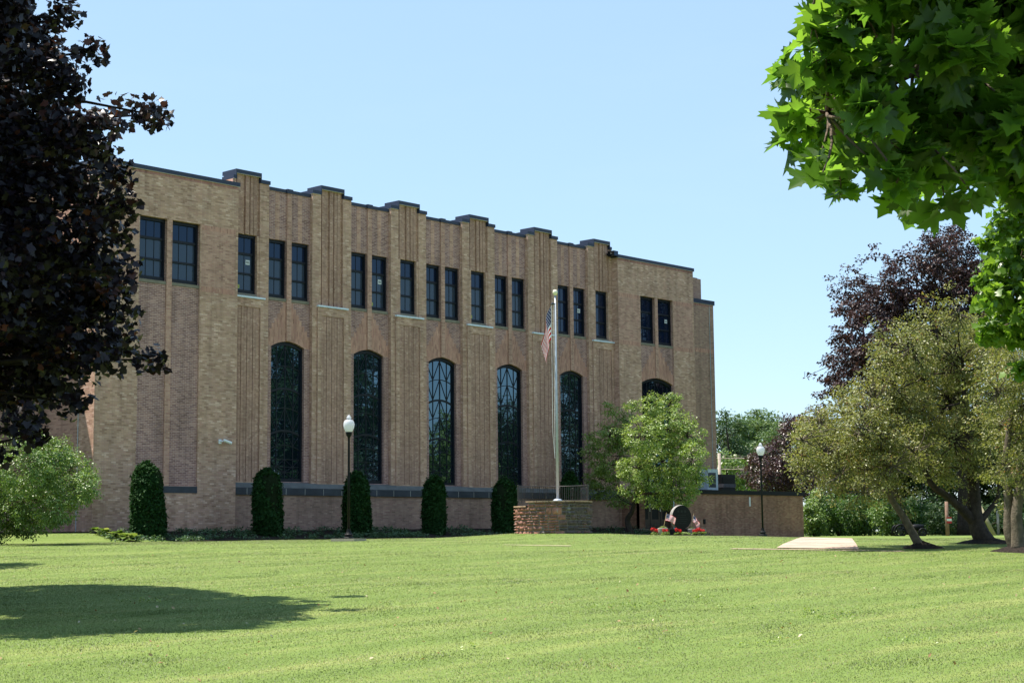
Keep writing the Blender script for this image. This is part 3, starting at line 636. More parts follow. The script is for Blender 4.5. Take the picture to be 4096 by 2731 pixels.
# piers
for i, cx in enumerate(PX):
    full = i in (1, 4); xl = max(cx - 1.115, 40.77); xr = min(cx + 1.115, 65.49); hwn = .51
    m = MB()
    holes = [] if full else [(cx - hwn, cx + hwn, WZ0, WZ1)]
    lo = 11.5
    # shoulders and recessed field with ribs
    m.wall(xl, cx - .63, lo, 16.43, YP); m.wall(cx + .63, xr, lo, 16.43, YP)
    for a, b in ((cx - 1.115, cx - .63), (cx + .63, cx + 1.115)):
        a = max(a, xl); b = min(b, xr)
        for x_, fl in ((a, 0), (b, 1)):
            q = [(x_, 54.05, lo), (x_, YP, lo), (x_, YP, 16.43), (x_, 54.05, 16.43)]
            m.quad(*(q[::-1] if fl else q))
    m.wall(cx - .63, cx + .63, lo, 16.68, YP + .11, holes, .3)
    if holes:   # brick jamb strips beside the window
        m.box(cx - .63, cx - hwn, YP + .02, YP + .11, lo, WZ1); m.box(cx + hwn, cx + .63, YP + .02, YP + .11, lo, WZ1); m.box(cx - hwn, cx + hwn, YP + .02, YP + .109, lo, WZ0 - .13)
    m.quad((cx - .63, YP + .11, 16.43), (cx - .63, 54.05, 16.43), (cx - .63, 54.05, 16.68), (cx - .63, YP + .11, 16.68)); m.quad((cx + .63, 54.05, 16.43), (cx + .63, YP + .11, 16.43), (cx + .63, YP + .11, 16.68), (cx + .63, 54.05, 16.68))
    m.wall(xl, xr, ZG, lo, YP); m.quad((xl, 54.05, ZG), (xl, YP, ZG), (xl, YP, lo), (xl, 54.05, lo)); m.quad((xr, YP, ZG), (xr, 54.05, ZG), (xr, 54.05, lo), (xr, YP, lo))
    p = m.build('pier', M['tan'], B)
    rb = MB(); z0 = lo + .02 if full else WZ1 + .003
    x = cx - .545
    for w_, gp, yy in ((.16, .0, .045), (.16, .085, .06), (.19, .085, .02), (.16, .0, .06), (.16, .0, .045)):
        rb.box(x, x + w_, YP + yy, YP + .109, z0, 16.67); x += w_ + gp + .012
    rb.build('fluting', M['grid'], p)
    c = MB()
    c.box(xl - (.03 if xl > 40.8 else 0), cx - .674, YP - .05, 54.15, 16.43, 16.585); c.box(cx + .674, xr + (.03 if xr < 65.4 else 0), YP - .05, 54.15, 16.43, 16.585)
    c.box(cx - .67, cx + .67, YP - .055, 54.3, 16.68, 16.85); c.box(cx - .67, cx - .634, YP - .054, 54.2, 16.43, 16.68); c.box(cx + .634, cx + .67, YP - .054, 54.2, 16.43, 16.68); c.cur = 1
    c.box(cx - .665, cx + .665, YP - .05, 54.2, 16.667, 16.679); c.box(xl - .02 if xl > 40.8 else xl, cx - .68, YP - .045, 54.1, 16.417, 16.429)
    c.build('stepped_coping', [M['navy'], M['soffit']], p)
    if not full: window(cx - hwn, cx + hwn, YP + .06, 2, '309' if i == 0 else None, i in (0, 3), i == 5)
    # lower block with its recessed grid of headers, under a metal ledge
    g = MB(); yl = YP - .07; x0, x1 = max(cx - .85, 40.77), min(cx + .85, 65.49)
    g.wall(x0, x1, 3.6, 11.48, yl, [(cx - .645, cx + .645, 3.9, 11.12)], .06); g.quad((x0, YP, 3.6), (x0, yl, 3.6), (x0, yl, 11.48), (x0, YP, 11.48)); g.quad((x1, yl, 3.6), (x1, YP, 3.6), (x1, YP, 11.48), (x1, yl, 11.48)); g.quad((x0, yl, 11.48), (x1, yl, 11.48), (x1, YP, 11.48), (x0, YP, 11.48))
    lb = g.build('lower_panel_surround', M['tan'], p)
    g = MB(); g.quad((cx - .645, yl + .058, 3.9), (cx + .645, yl + .058, 3.9), (cx + .645, yl + .058, 11.12), (cx - .645, yl + .058, 11.12))
    for k in range(8): a = cx - .635 + k * .152; g.box(a, a + .134, yl + .016 + .014 * (k % 2), yl + .057, 3.905, 11.115)
    g.build('header_grid', M['grid'], p)
    fl = MB(); fl.box(x0 - .01, x1 + .02, yl - .05, YP + .01, 11.484, 11.555); fl.build('ledge', M['flash'], p)
# bays
for i, cx in enumerate(BX):
    x0, x1 = cx - PIT / 2 + 1.115, cx + PIT / 2 - 1.115; m = MB(); a, b = .125, 1.14
    m.wall(x0, x1, 11.0, 16.26, YB, [(cx - b, cx - a, WZ0, WZ1), (cx + a, cx + b, WZ0, WZ1)], .3)
    arch_hole(m, x0, x1, 3.3, 11.0, YB, cx, .90, 3.93, 9.62, .24, .3)
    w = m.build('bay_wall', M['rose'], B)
    s = MB(); s.box(cx - .125, cx + .125, YB - .06, YB + .01, 9.88, 16.25)
    for sx in (-.62, .62): s.box(cx + sx - .115, cx + sx + .115, YB - .006, YB + .01, WZ1 + .003, 16.25)
    s.build('brick_strip', M['pink'], w)
    soldier_steps(cx, x1 - cx - .002, 9.62, 11.53, YB - .004, .90, .24, .13)
    c = MB(); c.box(x0 + .002, x1 - .002, YB - .05, 54.1, 16.265, 16.40); c.box(cx - .16, cx + .16, YB - .10, 54.08, 16.25, 16.43); c.build('bay_coping', M['navy'], w)
    cards = {1: '308', 4: '307'}
    window(cx - b, cx - a, YB, 2, None, False, i > 3); window(cx + a, cx + b, YB, 2, cards.get(i), i in cards, i > 3)
    arched_window(cx, .90, 3.93, 9.62, .24, YB)
# base: band of dark stone with sloped sill, plain wall below
bb = MB(); bb.box(40.77, 65.49, 53.08, 53.6, 3.36, 3.65); bb.cur = 1
bb.quad((40.77, 53.09, 3.652), (65.49, 53.09, 3.652), (65.49, 53.34, 3.86), (40.77, 53.34, 3.86)); bb.quad((40.77, 53.34, 3.86), (65.49, 53.34, 3.86), (65.49, 53.70, 3.925), (40.77, 53.70, 3.925)); bb.cur = 2
x = 41.4
while x < 65.4: bb.box(x, x + .018, 53.077, 53.09, 3.365, 3.63); x += 1.02
bb.build('stone_band', [M['slate'], M['sillslope'], M['joint']], B)
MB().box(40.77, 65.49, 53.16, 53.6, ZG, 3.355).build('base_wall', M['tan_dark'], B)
# stair block at the far end
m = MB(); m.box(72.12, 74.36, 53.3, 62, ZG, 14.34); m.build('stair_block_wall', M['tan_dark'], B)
coping('stair_block_coping', 72.16, 74.42, 53.24, 62, 14.34, 14.58); patch('rowlock_course', 72.13, 74.34, 14.2, 14.335, 53.3, M['rowlock']); patch('brick_band', 72.13, 74.34, 11.6, 11.82, 53.3, M['soldier'])
MB().tube([(73.95, 53.28, 4), (73.95, 53.28, 14.3)], .012, 6).build('conductor_cable', M['offwhite'], B)
# low entrance wing
YE = 51.5; ex1 = onY(3212, 2000, YE)[0]; d0, d1 = onY(2578, 2060, YE)[0], onY(2702, 2060, YE)[0]
zt = onY(3000, 1962, YE)[2]; zc = zt - .23
E_ = MB(); E_.wall(65.52, ex1, ZG, zc, YE, [(d0, d1, ZG, 3.75)], .5); E_.quad((65.52, 53.0, ZG), (65.52, YE, ZG), (65.52, YE, zc), (65.52, 53, zc)); E_.quad((ex1, YE, ZG), (ex1, 60, ZG), (ex1, 60, zc), (ex1, YE, zc))
E_.quad((65.52, YE, zc), (ex1, YE, zc), (ex1, 60, zc), (65.52, 60, zc)); E_.quad((74.4, 60, ZG), (ex1, 60, ZG), (ex1, 60, zc), (74.4, 60, zc))
ew = E_.build('entrance_wing_wall', M['low'], B)
e2 = MB(); e2.box(65.45, ex1 + .06, YE - .07, YE + .3, zc + .002, zt); e2.box(ex1 - .3, ex1 + .06, YE + .3, 60, zc + .002, zt); e2.build('fascia', M['black'], ew)
MB().quad((65.55, YE + .1, zc + .02), (ex1 - .1, YE + .1, zc + .02), (ex1 - .1, 59.9, zc + .02), (65.55, 59.9, zc + .02)).build('flat_roof', M['roof'], ew)
# doors
dw = (d1 - d0) / 3
for k in range(3):
    a = d0 + dw * k; d_ = MB(); y = YE + .32
    d_.box(a + .02, a + .16, y, y + .06, 1.9, 3.7); d_.box(a + dw - .16, a + dw - .02, y, y + .06, 1.9, 3.7); d_.box(a + .16, a + dw - .16, y, y + .06, 1.9, 2.35); d_.box(a + .16, a + dw - .16, y, y + .06, 3.5, 3.7)
    door = d_.build('entrance_door', M['doorwood'], B)
    add_pane(door, a + .16, a + dw - .16, 2.35, 3.5, y + .03, M['glass'])
    if k < 2: h = MB(); h.tube([(a + dw - .1, y - .07, 2.75), (a + dw - .1, y - .07, 3.15)], .022, 6); h.box(a + dw - .11, a + dw - .09, y - .07, y, 2.93, 2.96); h.build('handle', M['steel'], door)
MB().box(d0, d1, YE + .33, YE + .5, ZG, 3.76).build('door_recess', M['black'], B)
st = MB(); st.box(d0 - .6, d1 + .6, YE - 1.5, YE + .3, ZG, 1.86); st.build('door_step', M['concrete2'], B)
p_ = onY(2694, 2000, YE - 1.2); MB().tube([(p_[0], YE - 1.2, 1.86), (p_[0], YE - 1.2, 3.9)], .035, 8).build('canopy_post', M['offwhite'], B)
# small fittings on the entrance wing: scupper marker and vent plates
q0 = onY(2998, 1990, YE); MB().box(q0[0] - .06, q0[0] + .06, YE - .03, YE - .001, zc - .62, zc - .12).build('scupper', M['white'], ew)
q0 = onY(2816, 2085, YE); MB().box(q0[0] - .08, q0[0] + .08, YE - .05, YE - .001, q0[2] - .13, q0[2] + .13).build('wall_box', M['black'], ew)

# things fixed to or standing on the building
def on_roof():
    a = onY(2827, 1930, 52.6); b = onY(2868, 1876, 52.6)
    t = empty('air_conditioner', ((a[0] + b[0]) / 2, 52.9, zc), 'pale grey boxed air conditioner standing on the entrance wing roof by the stair block', 'air conditioner')
    m = MB(); z0, z1 = zc + .02, b[2]; m.box(a[0], b[0], 52.55, 53.2, z0, z1); m.build('housing', M['offwhite'], t)
    m = MB(); m.box(a[0] + .1, b[0] - .22, 52.53, 52.549, z0 + .4, z1 - .2)
    for k in range(6): zz = z0 + .45 + k * (z1 - z0 - .75) / 6; m.box(a[0] + .12, b[0] - .24, 52.51, 52.529, zz, zz + .03)
    m.build('grille', M['slate'], t)
    a = onY(2886, 1950, 56); b = onY(2940, 1898, 56)
    t = empty('roof_unit', ((a[0] + b[0]) / 2, 56.5, zc), 'black rooftop ventilation unit with pale duct on the low entrance wing', 'roof unit')
    m = MB(); m.box(a[0], b[0], 56, 57.6, a[2] - .15, b[2]); 
    for k in range(7): zz = a[2] + .05 + k * (b[2] - a[2] - .2) / 7; m.box(a[0] + .1, b[0] - .1, 55.97, 55.999, zz, zz + .04)
    m.build('casing', M['black'], t); m = MB(); m.box(a[0] - 1.0, b[0] + .7, 55.8, 57.8, zc + .03, a[2] - .16); m.build('curb', M['black'], t)
    m = MB(); m.box(a[0] - .9, a[0] + .35, 55.2, 55.78, a[2] + .0, a[2] + .2); m.build('duct', M['slate'], t)
on_roof()
def security_camera():
    p = onY(886, 1766, 53); e = empty('security_camera', p, 'white security camera on the plain tan brick of the left wing', 'camera')
    m = MB(); m.box(p[0] - .16, p[0] - .02, 52.96, 52.998, p[2] - .09, p[2] + .09); m.build('mount', M['white'], e)
    m = MB(); m.tube([(p[0] - .09, 52.95, p[2]), (p[0] + .0, 52.82, p[2] + .01)], .025, 8); m.build('arm', M['white'], e)
    m = MB(); m.tube([(p[0] - .05, 52.80, p[2] + .05), (p[0] + .30, 52.76, p[2] - .06)], [.06, .065], 10); m.build('housing', M['white'], e)
security_camera()
def floodlight():
    e = empty('floodlight', (65.3, 53.0, 16.2), 'black floodlight box at the parapet corner of the right wing', 'floodlight'); m = MB(); m.box(65.05, 65.42, 52.88, 53.28, 16.02, 16.30); m.box(65.1, 65.38, 53.28, 53.40, 16.08, 16.2); m.build('housing', M['black'], e)
    m = MB(); m.box(65.08, 65.40, 52.865, 52.879, 16.05, 16.27); m.build('lens', M['glass'], e); m = MB(); m.tube([(65.03, 53.05, 16.16), (65.05, 53.05, 16.16)], .03, 8); m.build('knob', M['steel'], e)
floodlight()
# ------------------------------------------------------------------ planting bed, shrubs
def bed():
    V, Fq = [], []; xs = np.arange(22, 66, .5)
    for x in xs:
        y0 = 48.7 + .25 * math.sin(x * .8) + .15 * math.sin(x * 2.1) + 3.6 * float(sstep(36.5, 34, x)) ; y1 = 53.3 if x > 34 else 57.3
        for j in range(9): y = y0 + (y1 - y0) * j / 8; V.append((x, y, ghf(x, y) + .02 + .03 * random.random() + (0 if j else -.02)))
    n = 9
    for i in range(len(xs) - 1):
        for j in range(n - 1): k = i * n + j; Fq += [k, k + n, k + n + 1, k + 1]
    o = link_mesh('mulch_bed', np_mesh('mulch_bed', np.array(V), Fq, np.full(len(Fq) // 4, 4)), M['mulch'], smooth=True); tag(o, kind='structure')
bed()
def arborvitae(x, ytop, halfw, Y, label, seed, dome=1.0):
    rs = np.random.default_rng(seed); p = onY(x, 2140, Y); z0 = ghf(p[0], Y) ; v = p @ cv
    zt = onY(x, ytop, Y)[2]; R_ = halfw * v / F; H = zt - z0
    e = empty('arborvitae', (p[0], Y, z0), label, 'shrub', 'clipped evergreens along the building')
    th = np.linspace(0, 2 * PI, 25)[:-1]; prof = []
    for t in np.linspace(0, 1, 16): prof.append((R_ * (1.0 - .14 * t) * math.sqrt(max(0.0, 1 - max(0, (t - .80 * dome) / (1 - .80 * dome)) ** 2.6)) * (1 - .12 * (1 - t) ** 6), H * t))
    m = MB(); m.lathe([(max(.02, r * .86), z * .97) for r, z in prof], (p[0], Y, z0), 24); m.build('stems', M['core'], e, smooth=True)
    n = 5200; lean_ = rs.normal(size=2) * .05; t = rs.random(n) ** .9; a = rs.random(n) * 2 * PI; zz = H * t; rr = np.interp(zz, [q[1] for q in prof], [q[0] for q in prof])
    lump = 1 + .07 * np.sin(a * 2 + seed * 1.7) * np.sin(zz * (1.7 + .2 * (seed % 4)) + seed) + .05 * np.sin(a * 5 + zz * 4 + seed) - .07 * rs.random(n) ** 2 + .05 * (rs.random(n) < .02)
    C = np.stack([p[0] + rr * lump * np.cos(a), Y + rr * lump * np.sin(a), z0 + zz], 1); O = unit(np.stack([np.cos(a), np.sin(a), .3 + 1.5 * (t > .85)], 1))
    # the domed cap
    k = int(n * .18); a2 = rs.random(k) * 2 * PI; q = np.sqrt(rs.random(k)) * R_ * .55; C2 = np.stack([p[0] + q * np.cos(a2), Y + q * np.sin(a2), z0 + H * (1 - .12 * (q / (R_ * .55)) ** 2)], 1); O2 = unit(np.stack([np.cos(a2) * .4, np.sin(a2) * .4, np.ones(k)], 1))
    C = np.concatenate([C, C2]); O = np.concatenate([O, O2]); C[:, :2] += (C[:, 2:] - z0) * lean_; k2 = rs.random(len(C)) < .03; C[k2] += O[k2] * .09
    leaves('foliage', e, M['arbor'], C, O, 4, .05, .115, T_LEAF, rs, .5, .6, .5, -.5, 1, 1)
for i, (x, yt, hw, lb) in enumerate(((595, 1852, 66, 'clipped evergreen column before the recessed brick panel of the left wing'), (1073, 1878, 58, 'clipped evergreen column below the first arched window'), (1428, 1893, 53, 'clipped evergreen column just behind the near lamp post'),
        (1735, 1907, 45, 'clipped evergreen column below the third arched window'), (2015, 1917, 47, 'clipped evergreen column beside the left edge of the stone drum'), (2281, 1892, 40, 'clipped evergreen dome showing behind the flagpole railing'))):
    arborvitae(x, yt, hw, 50.9, lb, 20 + i, .86 if i < 5 else .75)
# low plants in the bed
def low_cover():
    rs = np.random.default_rng(3); C = []
    for x0, x1, n in ((33, 41, 150), (41.5, 45, 70), (45, 48.5, 130), (50, 53, 70), (60, 68, 90)):
        x = x0 + (x1 - x0) * rs.random(n); y = 49.0 + 3.2 * rs.random(n); C.append(np.stack([x, y, gh(x, y) + .05 + .11 * rs.random(n)], 1))
    C = np.concatenate(C); o = leaves('ground_cover', None, M['cover'], C, np.tile([0, 0, 1.], (len(C), 1)), 22, .22, .10, T_LEAF, rs, .9, .1, .5, .1, 1, .5)
    tag(o, kind='stuff'); o['label'] = 'low green ground cover in the shaded planting bed'
low_cover()
def hosta(x, v, R_, label, seed):
    rs = np.random.default_rng(seed); X, Y = rv((x - CX) / F * v, v); z = ghf(X, Y); V = []; Fi = []; sz = []; rn = []
    for k in range(26):
        a = k * 2.4 + rs.random(); L_ = R_ * (.7 + .5 * rs.random()); w = L_ * .26; el = .3 + .9 * (k / 26.0); d = np.array([math.cos(a), math.sin(a)]); s = np.array([-d[1], d[0]]); b = len(V)
        for t in (.05, .35, .7, 1.0):
            ww = w * (.2, .9, .8, .02)[(.05, .35, .7, 1.0).index(t)]; c = d * L_ * t * math.cos(el); h = L_ * (math.sin(el) * t - .45 * t * t) + .05
            V += [(X + c[0] - s[0] * ww, Y + c[1] - s[1] * ww, z + h + .02), (X + c[0] + s[0] * ww, Y + c[1] + s[1] * ww, z + h + .02)]
        q = rs.random(); rn += [q] * 8
        for i in range(3): Fi += [b + 2 * i, b + 2 * i + 1, b + 2 * i + 3, b + 2 * i + 2]; sz.append(4)
    o = link_mesh('hosta_plant', np_mesh('hosta_plant', np.array(V), Fi, sz, {'rnd': rn}), M['hosta'], None, (X, Y, z)); tag(o, label, 'plant', 'hostas in the sunny corner of the bed')
for i, (x, v, R_, lb) in enumerate(((425, 59.5, .42, 'pale hosta leftmost of the sunny row by the building corner'), (468, 59.2, .5, 'broad hosta second from the left in the sunny row'), (503, 58.8, .52, 'yellow green hosta in the middle of the sunny row'), (540, 58.6, .46, 'upright hosta beside the clipped evergreen of the left wing'), (385, 60, .36, 'small hosta at the shady end of the bed corner'))): hosta(x, v, R_, lb, 40 + i)

# ------------------------------------------------------------------ lamp posts
def lamp(x, v, label, slab):
    X, Y = rv((x - CX) / F * v, v); z = ghf(X, Y); e = empty('lamp_post', (X, Y, z), label, 'lamp post', 'globe lamp posts on the lawn'); k = .00267; P = lambda l: [(r * k, (1500 - y) * k) for y, r in l]
    MB().lathe(P([(1500, 66), (1482, 66), (1474, 62), (1462, 58), (1452, 42), (1440, 40), (1432, 47), (1424, 47), (1416, 36), (1400, 27), (1375, 22), (1362, 22), (1360, 14)]), (X, Y, z), 24, .03).build('base', M['black'], e, smooth=False)
    MB().lathe(P([(1362, 15), (800, 14), (330, 12.5), (318, 14), (304, 22), (292, 31), (284, 34), (280, 30), (277, 36), (268, 38), (264, 34), (258, 37), (254, 37)]), (X, Y, z), 20).build('pole', M['black'], e, smooth=True)
    g = MB().lathe(P([(254, 34), (246, 40), (230, 49), (205, 59), (180, 64), (160, 64), (140, 59), (128, 54), (126, 50), (122, 52), (119, 46), (112, 32)]), (X, Y, z), 24).build('globe', M['globe'], e, smooth=True)
    MB().lathe(P([(112, 32), (106, 22), (100, 22), (92, 29), (86, 29), (80, 22), (77, 16), (74, 21), (68, 18), (62, 9), (58, 3)]), (X, Y, z), 20).build('finial', M['globe'], g, smooth=True)
    if slab:
        m = MB(); m.box(-.40, .40, -.40, .40, -.08, .075); s = m.build('footing_slab', M['concrete2'], e); s.rotation_euler.z = .35
        me = s.data; me.vertices.foreach_set('co', np.array([c for v_ in m.v for c in v_], np.float32)); me.update()
def globe_mat():
    m, nt, out, N, L = mat('frosted_white_globe'); p = N('ShaderNodeBsdfPrincipled'); p.inputs['Base Color'].default_value = (.78, .79, .86, 1); p.inputs['Roughness'].default_value = .18; p.inputs['Specular IOR Level'].default_value = .6
    t = N('ShaderNodeBsdfTranslucent'); t.inputs['Color'].default_value = (.85, .86, .92, 1); s = N('ShaderNodeMixShader'); s.inputs[0].default_value = .5; L(p.outputs[0], s.inputs[1]); L(t.outputs[0], s.inputs[2]); L(s.outputs[0], out.inputs[0]); return m
M['globe'] = globe_mat()
lamp(1392, 50, 'black lamp post with white globe on a square footing, nearer to the camera', True)
lamp(3037, 67, 'black lamp post with white globe before the low entrance wing, farther away', False)

# ------------------------------------------------------------------ stone drum, railing, flagpole
def stone_mat():
    m, nt, out, N, L = mat('rubble_stone'); a = N('ShaderNodeAttribute', attribute_name='rnd')
    r = ramp(N, [(0, (.27, .12, .09)), (.3, (.38, .19, .145)), (.5, (.25, .13, .105)), (.62, (.14, .10, .088)), (.8, (.085, .075, .075)), (.92, (.20, .13, .105)), (1, (.42, .40, .34))]); L(a.outputs['Fac'], r.inputs['Fac'])
    g = N('ShaderNodeNewGeometry'); t = N('ShaderNodeTexNoise'); t.inputs['Scale'].default_value = 9; t.inputs['Detail'].default_value = 7; L(g.outputs['Position'], t.inputs['Vector'])
    rr = ramp(N, [(.3, (.6, .6, .6)), (.7, (1.3, 1.28, 1.25))]); L(t.outputs['Fac'], rr.inputs['Fac']); mu = N('ShaderNodeMix', data_type='RGBA', blend_type='MULTIPLY'); mu.inputs['Factor'].default_value = 1; L(r.outputs['Color'], mu.inputs['A']); L(rr.outputs['Color'], mu.inputs['B'])
    # lime bloom running down the stones
    mp = N('ShaderNodeMapping'); mp.inputs['Scale'].default_value = (3.2, 3.2, .9); L(g.outputs['Position'], mp.inputs[0]); t2 = N('ShaderNodeTexNoise'); t2.inputs['Scale'].default_value = 1.5; t2.inputs['Detail'].default_value = 5; L(mp.outputs[0], t2.inputs['Vector'])
    r3 = ramp(N, [(.64, (0, 0, 0)), (.76, (.7, .7, .7))]); L(t2.outputs['Fac'], r3.inputs['Fac']); m2 = N('ShaderNodeMix', data_type='RGBA'); L(r3.outputs['Color'], m2.inputs['Factor']); L(mu.outputs['Result'], m2.inputs['A']); m2.inputs['B'].default_value = (.42, .44, .44, 1)
    p = N('ShaderNodeBsdfPrincipled'); p.inputs['Roughness'].default_value = .9; p.inputs['Specular IOR Level'].default_value = .2; L(m2.outputs['Result'], p.inputs['Base Color'])
    b = N('ShaderNodeBump'); b.inputs['Strength'].default_value = .8; b.inputs['Distance'].default_value = .03; L(t.outputs['Fac'], b.inputs['Height']); L(b.outputs['Normal'], p.inputs['Normal']); L(p.outputs[0], out.inputs[0]); return m
M['stone'] = stone_mat()
M['drumjoint'] = plain('drum_mortar', (.26, .23, .20), .9)
def drum():
    X, Y = DRUM; rs = np.random.default_rng(8); R_ = 1.22; z0 = 1.35; zt = 2.66; e = empty('stone_drum', (X, Y, z0), 'round rubble stone wall with flagstone cap carrying the flagpole', 'stone wall')
    V, Fi, sz, rn = [], [], [], []; al = math.atan2(-cv[1], -cv[0])      # towards the camera
    left = lambda a: math.sin(a - al) < -.62                                   # the lower end of the wall
    z = z0
    while z < zt - .03:
        h = rs.choice([.10, .14, .17, .20, .24]); h = min(h, zt - z); a = rs.random() * .1; a_end = a + 2 * PI
        while a < a_end - .03:
            w = rs.choice([.13, .17, .22, .28, .36]) * (1 if h < .18 else 1.15) / R_; w = min(w, a_end - a); top = z + h
            if left(a + w / 2) and top > zt - .16: a += w; continue
            splits = [(z, top)] if (h < .15 or rs.random() < .45) else [(z, z + h * .5), (z + h * .5, top)]
            for (za, zb) in splits:
                q = rs.random() * (.62 if math.sin(a - al) < .1 else 1.0); q = q if math.sin(a - al) < .12 else .55 + .33 * q; b = len(V); nu, nv = 5, 4; g = .012  # right-hand stones get darker colours, standing in for the drum's shaded side
                for j in range(nv):
                    for i in range(nu):
                        aa = a + g / R_ + (w - 2 * g / R_) * i / (nu - 1); zz = za + g + (zb - za - 2 * g) * j / (nv - 1); edge = i in (0, nu - 1) or j in (0, nv - 1)
                        d = .004 if edge else .02 + .06 * rs.random(); rr = R_ + d; V.append((X + rr * math.cos(aa), Y + rr * math.sin(aa), zz)); rn.append(q)
                for j in range(nv - 1):
                    for i in range(nu - 1): k = b + j * nu + i; Fi += [k, k + 1, k + nu + 1, k + nu]; sz.append(4)
            a += w
        z += h
    link_mesh('stones', np_mesh('stones', np.array(V), Fi, sz, {'rnd': rn}), M['stone'], e)
    m = MB(); n = 40
    for k in range(n):
        a0, a1 = 2 * PI * k / n, 2 * PI * (k + 1) / n; zz = zt - .15 if left((a0 + a1) / 2) else zt - .01; c = R_ - .018
        m.quad((X + c * math.cos(a0), Y + c * math.sin(a0), z0), (X + c * math.cos(a1), Y + c * math.sin(a1), z0), (X + c * math.cos(a1), Y + c * math.sin(a1), zz), (X + c * math.cos(a0), Y + c * math.sin(a0), zz)); m.quad((X, Y, zz), (X + c * math.cos(a0), Y + c * math.sin(a0), zz), (X + c * math.cos(a1), Y + c * math.sin(a1), zz))
    m.build('mortar_core', M['drumjoint'], e)
    # cap of thin flagstones
    m = MB(); a = 0
    while a < 2 * PI - .02:
        w = min(rs.choice([.24, .32, .42]), 2 * PI - a); zz = zt - .145 if left(a + w / 2) else zt; r0, r1 = .72, R_ + .05 + .03 * rs.random(); b = []
        for k in range(4):
            aa = a + w * k / 3 + (.006 if k == 0 else (-.006 if k == 3 else 0)); b.append((math.cos(aa), math.sin(aa), r1 + .02 * rs.random()))
        for k in range(3):
            (c0, s0, q0), (c1, s1, q1) = b[k], b[k + 1]; P = lambda c, s, r, z: (X + r * c, Y + r * s, z)
            m.quad(P(c0, s0, r0, zz + .045), P(c0, s0, q0, zz + .04), P(c1, s1, q1, zz + .04), P(c1, s1, r0, zz + .045)); m.quad(P(c0, s0, q0, zz), P(c1, s1, q1, zz), P(c1, s1, q1, zz + .04), P(c0, s0, q0, zz + .04)); m.quad(P(c0, s0, R_ - .1, zz), P(c1, s1, R_ - .1, zz), P(c1, s1, q1, zz), P(c0, s0, q0, zz))
        a += w
    m.build('flagstone_cap', M['capstone'], e)
    # iron railing round the back
    r = empty('iron_railing', (X, Y, zt), 'black wrought iron railing with scrolls round the stone drum', 'railing'); m = MB(); Rr = 1.16; zt2, zb2 = zt + .565, zt + .09
    front = lambda a: math.cos(a - al) > .25
    A = [al + math.acos(.25) + (2 * PI - 2 * math.acos(.25)) * k / 60 for k in range(61)]; P = lambda a, z, q=Rr: (X + q * math.cos(a), Y + q * math.sin(a), z)
    m.tube([P(a, zt2) for a in A], .014, 6); m.tube([P(a, zb2) for a in A], .011, 6)
    for k, a in enumerate(A):
        m.tube([P(a, zb2 - (.09 if k % 12 == 0 else .0)), P(a, zt2)], .0085 if k % 12 else .014, 5, False)
    m.build('bars', M['iron'], r)
    s = MB(); 
    for k in (3, 5, 9, 14, 20, 26, 33, 40, 45, 52, 55, 58):
        a = A[k]; da = .035; pts = []
        for sg in (-1, 1):
            sp = [(sg * (.55 + .45 * math.cos(t)) * da * 1.3 * (1 - t / 9), zt2 - .10 + .035 * math.sin(t) * (1 - t / 9)) for t in np.linspace(0, 5.5, 12)]
            s.tube([P(a + u, w) for u, w in sp], .007, 5, False); s.tube([P(a + sg * da * 1.2, zt2 - .1), P(a + sg * da * .3, zb2 + .12), P(a, zb2 + .05)], .007, 5, False)
            s.tube([P(a + sg * (.2 + .3 * math.sin(t)) * da, zb2 + .05 + .03 * math.cos(t)) for t in np.linspace(0, 5, 9)], .006, 5, False)
    s.build('scrolls', M['iron'], r)
M['capstone'] = plain('flagstone_cap', (.40, .27, .19), .9, 0, .2, .35, 7, .6, 20)
drum()
